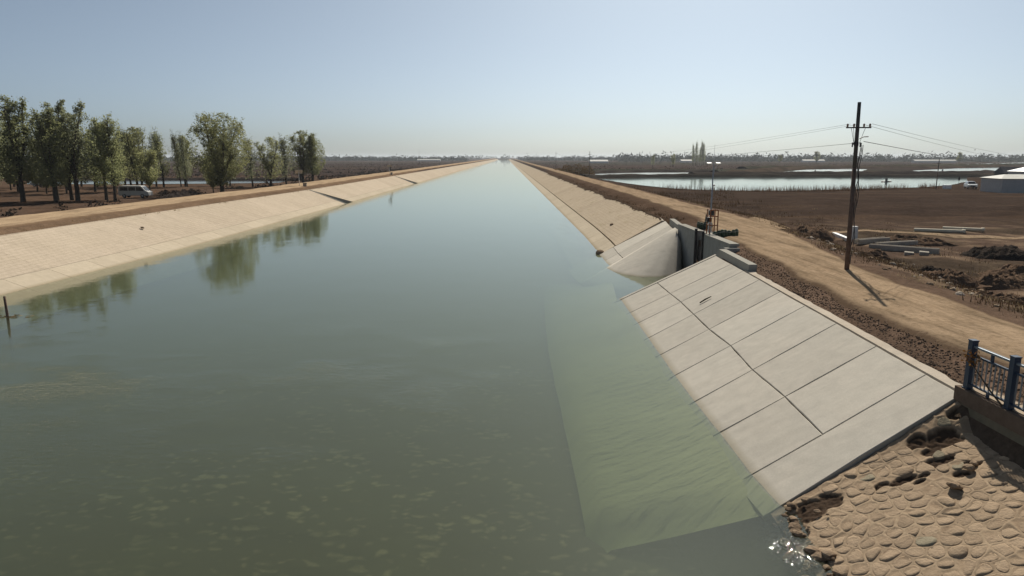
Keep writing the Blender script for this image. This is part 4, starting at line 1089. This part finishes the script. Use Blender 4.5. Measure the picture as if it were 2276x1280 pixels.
# ------------------------------------------------------------------ trees
def make_tree(seed, H, W, style, leafmat_, nleaf=1.0):
    rnd = random.Random(seed); tm = MB(); lm = MB()
    base = .10 if style == 'willow' else .16
    tr_r = H*.017 if style != 'willow' else H*.024
    nst = {'willow': 5, 'multi': 4, 'poplar': 1, 'round': 1}[style]
    def leafclump(c, n, s, spread):
        for _ in range(n):
            p = c+Vector((rnd.gauss(0, spread), rnd.gauss(0, spread), rnd.gauss(0, spread*1.2)))
            a = Vector((rnd.uniform(-1, 1), rnd.uniform(-1, 1), rnd.uniform(-1.1, .6))).normalized(); b = a.orthogonal().normalized()
            b = (b*math.cos(rnd.uniform(0, 6))+a.cross(b)*math.sin(rnd.uniform(0, 6))).normalized()
            L_ = s*rnd.uniform(.6, 1.3); w_ = L_*.5
            lm.quad(p-a*L_, p-b*w_, p+a*L_, p+b*w_)
    def limb(p0, d, L_, r0, lvl):
        pts = [p0]; d = d.normalized(); n = 5
        for k in range(n):
            d = (d+Vector((rnd.uniform(-.16, .16), rnd.uniform(-.16, .16), .10 if lvl < 2 else .03))).normalized(); pts.append(pts[-1]+d*L_/n)
        tm.tube(pts, [r0*(1-.8*k/n)+.006 for k in range(n+1)], 5 if lvl < 2 else 3, False)
        return pts
    fork = H*(.13 if style == 'willow' else .22)
    trunk_top = []
    if nst == 1:
        pts = [Vector((0, 0, -.3))]; d = Vector((0, 0, 1))
        for k in range(9):
            d = (d+Vector((rnd.uniform(-.05, .05), rnd.uniform(-.05, .05), .05))).normalized(); pts.append(pts[-1]+d*(H*.93+.3)/9)
        tm.tube(pts, [tr_r*(1.25-.15*min(k, 1)-.11*k) for k in range(10)], 8, False); stems = [(pts, tr_r)]
    else:
        pt = [Vector((0, 0, -.3)), Vector((.05, 0, fork*.5)), Vector((0, .03, fork))]
        tm.tube(pt, [tr_r*1.3, tr_r*1.1, tr_r*1.0], 9, False); stems = []
        for k in range(nst):
            a = 6.283*k/nst+rnd.uniform(-.4, .4); tilt = rnd.uniform(.12, .42)*(W/H)*2.0
            d = Vector((math.cos(a)*tilt, math.sin(a)*tilt, 1)).normalized(); pts = [pt[-1]]; L_ = (H-fork)*rnd.uniform(.8, .98)
            for q in range(8):
                d = (d+Vector((rnd.uniform(-.09, .09), rnd.uniform(-.09, .09), .06))).normalized(); pts.append(pts[-1]+d*L_/8)
            tm.tube(pts, [tr_r*.62*(1-.105*q)+.01 for q in range(9)], 6, False); stems.append((pts, tr_r*.6))
    def env(t):      # crown half-width at relative height
        if style == 'poplar': return W*.5*(.55+.45*math.sin(min(1, max(0, (t-base)/(1-base)))*math.pi))
        if style == 'round': return W*.5*math.sqrt(max(.04, 1-((t-.64)/.40)**2))
        if style == 'willow': return W*.5*math.sqrt(max(.05, 1-((t-.60)/.43)**2))*(1 if t > .5 else .82+.36*(t-.0)*1.0)
        return W*.5*(math.sin(min(1., max(.0, (t-base)/(1-base)))**.85*math.pi)**.62+.10)
    per = int({'willow': 17, 'multi': 16, 'poplar': 40, 'round': 38}[style])
    for pts, r in stems:
        for k in range(per):
            t = rnd.uniform(base if nst > 1 else base+.06, .99); i = t*(len(pts)-1); q = min(int(i), len(pts)-2); p = pts[q].lerp(pts[q+1], i-q)
            hrel = p.z/H; w_ = env(hrel)*(.62 if nst > 1 else 1)
            a = rnd.uniform(0, 6.283); up = {'poplar': 1.7, 'willow': .75, 'multi': 1.1, 'round': .7}[style]*rnd.uniform(.6, 1.3)
            d = Vector((math.cos(a), math.sin(a), up)); L_ = max(.5, w_*math.sqrt(1+up*up*.4)*rnd.uniform(.55, 1.05))
            lp_ = limb(p, d, L_, r*.30*(1-t*.6)+.012, 1)
            for s in range(rnd.randint(5, 8)):
                i2 = rnd.uniform(.25, 1)*(len(lp_)-1); q2 = min(int(i2), len(lp_)-2); p2 = lp_[q2].lerp(lp_[q2+1], i2-q2)
                d2 = Vector((rnd.uniform(-1, 1), rnd.uniform(-1, 1), rnd.uniform(-.2, 1.1)))
                l2 = limb(p2, d2, L_*rnd.uniform(.25, .5), .016, 2)
                dens = rnd.choice((.5, 1, 1, 1.5))*nleaf*(.55 if hrel > .8 else 1)
                for e_ in (2, 3, 4, 5): leafclump(l2[e_], max(1, int(2.6*dens)), .14, .16)
    nf = int({'willow': 8200, 'multi': 3600, 'poplar': 2600, 'round': 2200}[style]*nleaf)
    off = rnd.uniform(0, 50); k = 0
    while k < nf:
        t = base+.02+(1.0-base-.02)*rnd.random()**.9; w_ = env(t)*1.08; a = rnd.uniform(0, 6.283); rr = w_*math.sqrt(rnd.random())
        p = Vector((math.cos(a)*rr, math.sin(a)*rr, t*H))
        g_ = nz(p.x*.55+off, p.y*.55, p.z*.28)+.5*nz(p.x*1.4+off, p.y*1.4, p.z*.8)
        k += 1
        if g_ < -.02+.36*ss(.5, 1.0, t): continue
        leafclump(p, 2, .15, .12)
    tme = tm.mesh('trunk', M['bark'], True); lme = lm.mesh('crown', leafmat_)
    return tme, lme, H
TREES = {
 'tallA': make_tree(1, 14.5, 5.0, 'multi', M['leaf1'], 1.5), 'tallB': make_tree(2, 14.5, 5.4, 'multi', M['leaf3'], 1.4), 'tallC': make_tree(3, 14.5, 4.2, 'poplar', M['leaf1'], 1.3),
 'thinA': make_tree(4, 12.0, 4.6, 'poplar', M['leaf3'], .8), 'thinB': make_tree(5, 12.0, 4.8, 'multi', M['leaf2'], .8),
 'willow': make_tree(18, 14.2, 10.8, 'willow', M['leaf2'], 2.0), 'low': make_tree(7, 8.0, 4.6, 'round', M['leaf2'], 1.6)}
ORD = ['first', 'second', 'third', 'fourth', 'fifth', 'sixth', 'seventh', 'eighth', 'ninth', 'tenth', 'eleventh', 'twelfth', 'thirteenth', 'fourteenth', 'fifteenth', 'sixteenth', 'seventeenth', 'eighteenth', 'nineteenth', 'twentieth', 'twenty-first', 'twenty-second', 'twenty-third', 'twenty-fourth', 'twenty-fifth', 'twenty-sixth']
def tree(kind, x, y, h, label, group, rz=None, sx=1.0, z=None, name='tree'):
    t, l_, H = TREES[kind]; s = h/H
    o = empty(name, (x, y, (gz(x, y) if z is None else z)-.05), random.uniform(0, 6.28) if rz is None else rz, label, 'tree', group); o.scale = (s*sx, s*sx, s)
    link('trunk', t, o); link('crown', l_, o); return o
random.seed(31)
FRONT = [('tallB', -76, 101.5, 14.2, 1.1), ('tallA', -71.2, 101.8, 15.3, 1.1), ('tallB', -69.5, 107, 14.6, 1.0), ('tallA', -66.3, 101.7, 13.7, 1.0), ('tallC', -66.6, 106, 13.2, 1.2), ('tallB', -65.0, 104.8, 14.8, 1.15), ('tallA', -62.5, 108, 12.6, 1.0), ('tallC', -60.6, 107, 13.0, 1.0)]
for k, (kd, x, y, h, sx) in enumerate(FRONT):
    tree(kd, x, y, h, f'{ORD[k]} tall leafy tree from the left edge in the front row', 'front row of left bank trees', sx=sx)
BACK = [('low', -100, 140, 8.5), ('tallC', -95, 135, 14), ('tallA', -92, 141, 12.5), ('low', -85, 128, 7.8), ('thinA', -79, 133, 12.5), ('low', -74.5, 132, 8.0), ('thinB', -73.5, 138, 12.4), ('low', -69, 134, 7.6), ('low', -90, 133, 9.5), ('low', -80, 126, 9.0), ('low', -96, 128, 9.5), ('thinB', -88, 139, 11.5), ('thinA', -85.5, 158, 12.6), ('thinB', -82, 156, 12.9), ('thinA', -80.8, 160, 12.2), ('tallC', -77.6, 157, 11.8), ('thinB', -75.5, 163, 11.6), ('thinB', -112, 158, 12.5), ('thinA', -104, 155, 12.8), ('thinB', -98, 160, 12.2), ('tallB', -92, 156, 12.6), ('thinB', -89, 162, 12.0), ('thinB', -71, 170, 11.0), ('thinA', -67, 168, 10.5)]
for k, (kd, x, y, h) in enumerate(sorted(BACK, key=lambda q: q[1]/q[2])):
    tree(kd, x, y, h, f'{ORD[k]} from the left of the thinner trees behind the front row', 'trees behind the front row', sx=1.0)
tree('thinA', -73.6, 156.8, 11.3, 'left of a pair of thin trees left of the big willow', 'pair of thin trees', sx=.7)
tree('thinA', -72.0, 156.4, 11.1, 'right of a pair of thin trees left of the big willow', 'pair of thin trees', sx=.7)
tree('willow', -50.9, 123.8, 14.1, 'big round-crowned willow standing alone beside the left road', None, rz=.6, sx=.98)
tree('low', -55.5, 131, 6.0, 'low bushy tree behind the trunk of the big willow', None)
tree('thinA', -57.3, 156.5, 10.4, 'thin tree just right of the big willow', None, sx=1.15)
tree('thinB', -53.2, 156.5, 11.0, 'slim tree midway between the big willow and the solar post', None, sx=1.25)
tree('thinA', -53.9, 169.6, 11.2, 'slim tree second to the left of the solar post', None, sx=1.2)
tree('thinB', -54.0, 184, 13.8, 'sparse left tree of the clump behind the solar post', None, sx=1.3)
tree('tallA', -51.8, 185.5, 13.4, 'denser right tree of the clump behind the solar post', None, sx=1.35)
tree('tallC', -53.0, 190, 12.6, 'rear tree of the clump behind the solar post', None, sx=1.2)
# right bank: poplars and a few single trees far away
for k, (dx, hh) in enumerate(((-4.6, 18), (-2.0, 20), (1.6, 16), (4.0, 20.5), (6.2, 19))):
    tree('thinA', 173.2+dx, 627+random.uniform(-4, 4), hh, f'{ORD[k]} from the left of the dark poplars beyond the ponds', 'poplars beyond the ponds', sx=.5, z=.9, name='poplar_tree')
tree('low', 395, 880, 14, 'round dark tree on the right horizon left of the tall pole', None, z=1)
tree('low', 350, 885, 10, 'smaller tree left of the round horizon tree', None, z=1)
tree('thinB', 135, 560, 10, 'bare tree left of the distant poplars', None, z=1, sx=.9)
tree('thinA', 110, 520, 9, 'thin bare tree between the distant pole and the poplars', None, z=1, sx=.9)
tree('low', 590, 900, 13, 'dark tree by the white sheds on the right horizon', None, z=1)
# orange willow shrub
def clumps(name, items, mat, n, s, label, cat=None, kind=None, flat=1.0):
    rnd = random.Random(len(items)*7+n); m = MB()
    for (x, y, z, rx, ry, rz) in items:
        for _ in range(n):
            while True:
                p = Vector((rnd.uniform(-1, 1), rnd.uniform(-1, 1), rnd.uniform(0, 1)))
                if p.length < 1: break
            c = Vector((x+p.x*rx, y+p.y*ry, z+p.z*rz))
            a = Vector((rnd.uniform(-1, 1), rnd.uniform(-1, 1), rnd.uniform(-.4, 1.4))).normalized(); b = a.orthogonal().normalized()
            L_ = s*rnd.uniform(.5, 1.4); w_ = L_*rnd.uniform(.25, .6)
            m.quad(c-a*L_, c-b*w_, c+a*L_, c+b*w_)
    o = m.build(name, mat); return tag(o, label, cat, kind=kind)
osh = empty('willow_shrub', (27.8, 268, .9), 0, 'orange-brown willow shrub beside the far right road', 'shrub')
c_ = clumps('foliage', [(-4, 2, .3, 3, 5, 4.2), (0, 0, .3, 4, 5, 4.6), (3.6, -1, .3, 3, 4, 3.8), (-7, 4, .2, 3, 4, 3)], M['orangeshrub'], 700, .28, None); c_.parent = osh
m = MB()
for k in range(9): m.tube([(random.uniform(-5, 4), random.uniform(-1, 1), 0), (random.uniform(-6, 5), random.uniform(-2, 2), 3)], [.06, .02], 4)
m.build('stems', M['bark'], osh)

# ------------------------------------------------------------------ far woods and scrub
rnd = random.Random(77)
def belt(name, label, ntree, yr_, side, hr, mat, per, s):
    it = []
    for _ in range(ntree):
        y = rnd.uniform(*yr_); x = side(y); h = rnd.uniform(*hr)
        if rnd.random() < .12: h *= rnd.uniform(1.2, 1.5)
        w_ = h*rnd.uniform(.5, 1.1); it.append((x, y, .4 if y < 2600 else 1.4, w_, w_, h))
    return clumps(name, it, mat, per, s, label, None, 'stuff')
belt('distant_treeline', 'dark belt of trees along the far left horizon', 900, (1500, 1750), lambda y: rnd.uniform(-.80, -.04)*y-30, (7, 12), M['leafdark'], 14, 2.6)
belt('distant_treeline', 'hazy belt of trees along the far right horizon', 1000, (1150, 1500), lambda y: rnd.uniform(.16, .82)*y, (8, 16), M['leafdark'], 14, 2.8)
belt('distant_treeline', 'low trees right of the far end of the canal', 350, (1500, 2300), lambda y: rnd.uniform(40, .22*y), (6, 11), M['leafdark'], 12, 2.6)
belt('distant_treeline', 'dark trees closing the far end of the canal', 420, (2600, 2900), lambda y: rnd.uniform(-.5, .5)*y, (9, 17), M['leafdark'], 12, 3.6)
def hedge(label, lines, mat, hr, step, per, s):
    it = []
    for (x0, y0, x1, y1) in lines:
        L_ = math.hypot(x1-x0, y1-y0); n = int(L_/step)
        for k in range(n):
            t = (k+rnd.random())/n; gapn = nz(t*L_*.02, y0*.1, 5)
            if gapn < -.22: continue
            h = rnd.uniform(*hr)*(1+.6*nz(t*L_*.05, y0, 9)); it.append((lerp(x0, x1, t), lerp(y0, y1, t)+rnd.gauss(0, 2.5), .85, step*.9, 2.0, max(.3, h)))
    return clumps('scrub', it, mat, per, s, label, None, 'stuff')
hedge('low dark scrub lines across the fields left of the canal', [(-55, 232, -230, 226), (-52, 262, -260, 270), (-50, 320, -310, 318), (-48, 395, -360, 410), (-46, 500, -440, 520), (-46, 650, -560, 640), (-44, 830, -700, 860), (-44, 1080, -900, 1100)], M['scrub'], (.6, 1.8), 2.2, 9, .5)
hedge('low dark scrub lines across the fields beyond the ponds', [(27, 350, 110, 352), (28, 420, 150, 430), (28, 520, 230, 540), (26, 640, 420, 660), (26, 820, 650, 850), (230, 520, 420, 690), (26, 1000, 800, 1010), (300, 560, 620, 720)], M['scrub'], (.5, 1.5), 2.6, 9, .5)
it = [(xtl(y)-rnd.uniform(11, 30), y, 1.2, rnd.uniform(.5, 1.6), rnd.uniform(.5, 1.6), rnd.uniform(.3, 1.3)) for y in [rnd.uniform(70, 420) for _ in range(240)]]
clumps('scrub', it, M['scrub'], 40, .22, 'dark low bushes behind the left road', None, 'stuff')
# far small white buildings
for k, (x, y, w_, l_) in enumerate(((262, 1010, 16, 'short white farm building on the right horizon near the poplars'), (610, 985, 60, 'wide white farm shed on the far right horizon'), (470, 1060, 34, 'small white farm building right of the tall pole'), (120, 900, 24, 'tiny white building left of the distant poplars'), (-150, 1350, 45, 'tiny white building on the left horizon near the canal'))):
    o = empty('farm_building', (x, y, 1.0), 0, l_, 'building', 'distant farm buildings')
    m = MB(); m.box((0, 0, 1.1), (w_, 8, 2.2)); m.build('wall', M['white'], o)
    m = MB(); m.prism([(-4.6, 2.21), (4.6, 2.21), (0, 4.2)], -w_/2, w_/2); ro = m.build('roof', M['shedroof'], o, fix=True); ro.rotation_euler = (0, 0, R(90))

# ------------------------------------------------------------------ weeds, reeds and gravel
def blades(name, spots, mat, label, hr, nb, sp_, wid=.02):
    r = random.Random(len(spots)+nb); m = MB()
    for (x, y) in spots:
        z0 = gz(x, y)-.03
        for _ in range(nb):
            bx, by = x+r.gauss(0, sp_), y+r.gauss(0, sp_); h = r.uniform(*hr); a = r.uniform(0, 6.28); l_ = r.uniform(.1, .6)*h
            d = Vector((math.cos(a)*l_, math.sin(a)*l_, h)); s = Vector((-math.sin(a), math.cos(a), 0))*wid*r.uniform(.6, 1.5)
            p = Vector((bx, by, gz(bx, by)-.03 if y < 60 else z0)); k = len(m.v)
            m.v += [p-s, p+s, p+d]; m.f.append((k, k+1, k+2))
    return tag(m.build(name, mat), label, None, None, 'stuff')
r = random.Random(4)
sp1 = []
for _ in range(2600):
    y = r.uniform(16, 100); x = xrr(y)+2.4+abs(r.gauss(0, 1))*6
    if x < .8*y+5 and nz(x*.25, y*.25, 6) > -.12: sp1.append((x, y))
blades('dry_weeds', sp1, M['weed'], 'dry brown weeds on the rough ground right of the road', (.06, .30), 10, .3, .02)
sp2 = []
for _ in range(1100):
    y = r.uniform(17, 90); x = xrr(y)+2.6+abs(r.gauss(0, 1))*5
    if x < .8*y+5 and nz(x*.3, y*.3, 16) > .1: sp2.append((x, y))
blades('dry_straw', sp2, M['weedpale'], 'pale dry straw tufts right of the road', (.04, .22), 10, .3, .022)
sp3 = [(r.uniform(22, 60), r.uniform(72, 135)) for _ in range(420)]
sp3 = [(x, y) for (x, y) in sp3 if x < 24+18*ss(70, 140, y)+r.gauss(0, 3)]
blades('dry_weeds', sp3, M['weed'], 'brown weeds on the slope between the right road and the pond', (.2, .8), 16, .5, .035)
rd = []
for _ in range(520):
    t = r.random(); x = lerp(36, 100, t); y = interp([(36, 158), (46, 147.5), (60, 145), (79, 153), (100, 162.5)], x)-abs(r.gauss(0, 1.6))
    if nz(x*.09, 2) > -.25 or x < 66: rd.append((x, y))
blades('reeds', rd, M['reed'], 'dry reeds along the near shore of the big fish pond', (.4, 1.7), 6, .7, .035)
cre = []
for _ in range(420):
    y = math.exp(r.uniform(math.log(58), math.log(300))); x = xtr(y)+r.uniform(-.1, 1.2)
    cre.append((x, y))
blades('crest_weeds', cre, M['weed'], 'dark dry grass along the crest of the right lining', (.05, .28), 14, .25, .025)
cre = [(xtl(y)-r.uniform(-.1, .8), y) for y in [math.exp(r.uniform(math.log(45), math.log(300))) for _ in range(300)]]
blades('crest_weeds', cre, M['weedpale'], 'dry grass along the crest of the left lining', (.04, .2), 10, .25, .03)
# earth spilled over the right lining crest in tongues
spl = MB(); spl.c = []
yy2 = axis([(57.5, 130, .14), (130, 240, .5)])
for i, y in enumerate(yy2):
    run = max(0.012, .10*fbm(y*.11, 3, 1, 2)+.16*max(0, nz(y*.55, 8))**1.3+.10*max(0, nz(y*1.9, 5))+.05*nz(y*5, 2)+.02)
    if y < 64: run *= .5
    for j, t in enumerate((1.02, 1-run*.35, 1-run*.7, 1-run)):
        p = rp(y, t); nn = Vector((-.37, 0, .93)); spl.v.append(p+nn*(.05 if j < 2 else .028 if j == 2 else -.03)); spl.c.append((.075, .052, .036))
n = 4
for i in range(len(yy2)-1):
    for j in range(n-1): spl.f.append((i*n+j, (i+1)*n+j, (i+1)*n+j+1, i*n+j+1))
tag(spl.build('spilled_earth', M['ground'], smooth=True, fix=True), 'dark earth spilled over the crest of the right lining', None, None, 'stuff')
# gravel along the near lining crest
gm = MB(); r = random.Random(12)
for _ in range(9000):
    y = r.uniform(13.5, 52) if r.random() < .8 else r.uniform(13.5, 30); e0 = xtr(y)+.33
    x = e0+abs(r.gauss(0, .75)); s = r.choice((.008, .011, .014, .018, .024, .034))
    if 38.8 < y < 57 and x < 13.8: continue
    if y < 15.5 and x < 11.4: continue
    c = Vector((x, y, gz(x, y)+s*.3)); b = len(gm.v)
    Mx = Matrix.Rotation(r.uniform(0, 6.28), 3, 'Z') @ Matrix.Rotation(r.uniform(-.5, .5), 3, 'X')
    for p in ((-1, -.7, -.4), (1, -.6, -.5), (.8, .8, -.4), (-.8, .9, -.5), (-.5, -.3, .6), (.5, -.4, .7), (.4, .5, .55), (-.5, .4, .65)): gm.v.append(c+Mx @ Vector(p)*s*r.uniform(.8, 1.2))
    gm.f += [tuple(b+i for i in q) for q in ((4, 5, 6, 7), (0, 1, 5, 4), (1, 2, 6, 5), (2, 3, 7, 6), (3, 0, 4, 7))]
tag(gm.build('gravel', M['gravel']), 'brown gravel along the crest of the near slabs', None, None, 'stuff')

# ------------------------------------------------------------------ haze
hz, n, out = newmat('haze'); t = NT(n)
pv = t.add('ShaderNodeVolumePrincipled'); pv.inputs['Color'].default_value = (.80, .86, .93, 1); pv.inputs['Density'].default_value = HAZE_DENSITY; pv.inputs['Anisotropy'].default_value = .35
t.l(pv.outputs[0], out.inputs['Volume'])
m = MB(); m.box((0, 4400, 12.5), (19000, 9400, 35)); 
o = m.build('haze', hz); tag(o, 'thin pale haze over the plain', None, None, 'stuff')
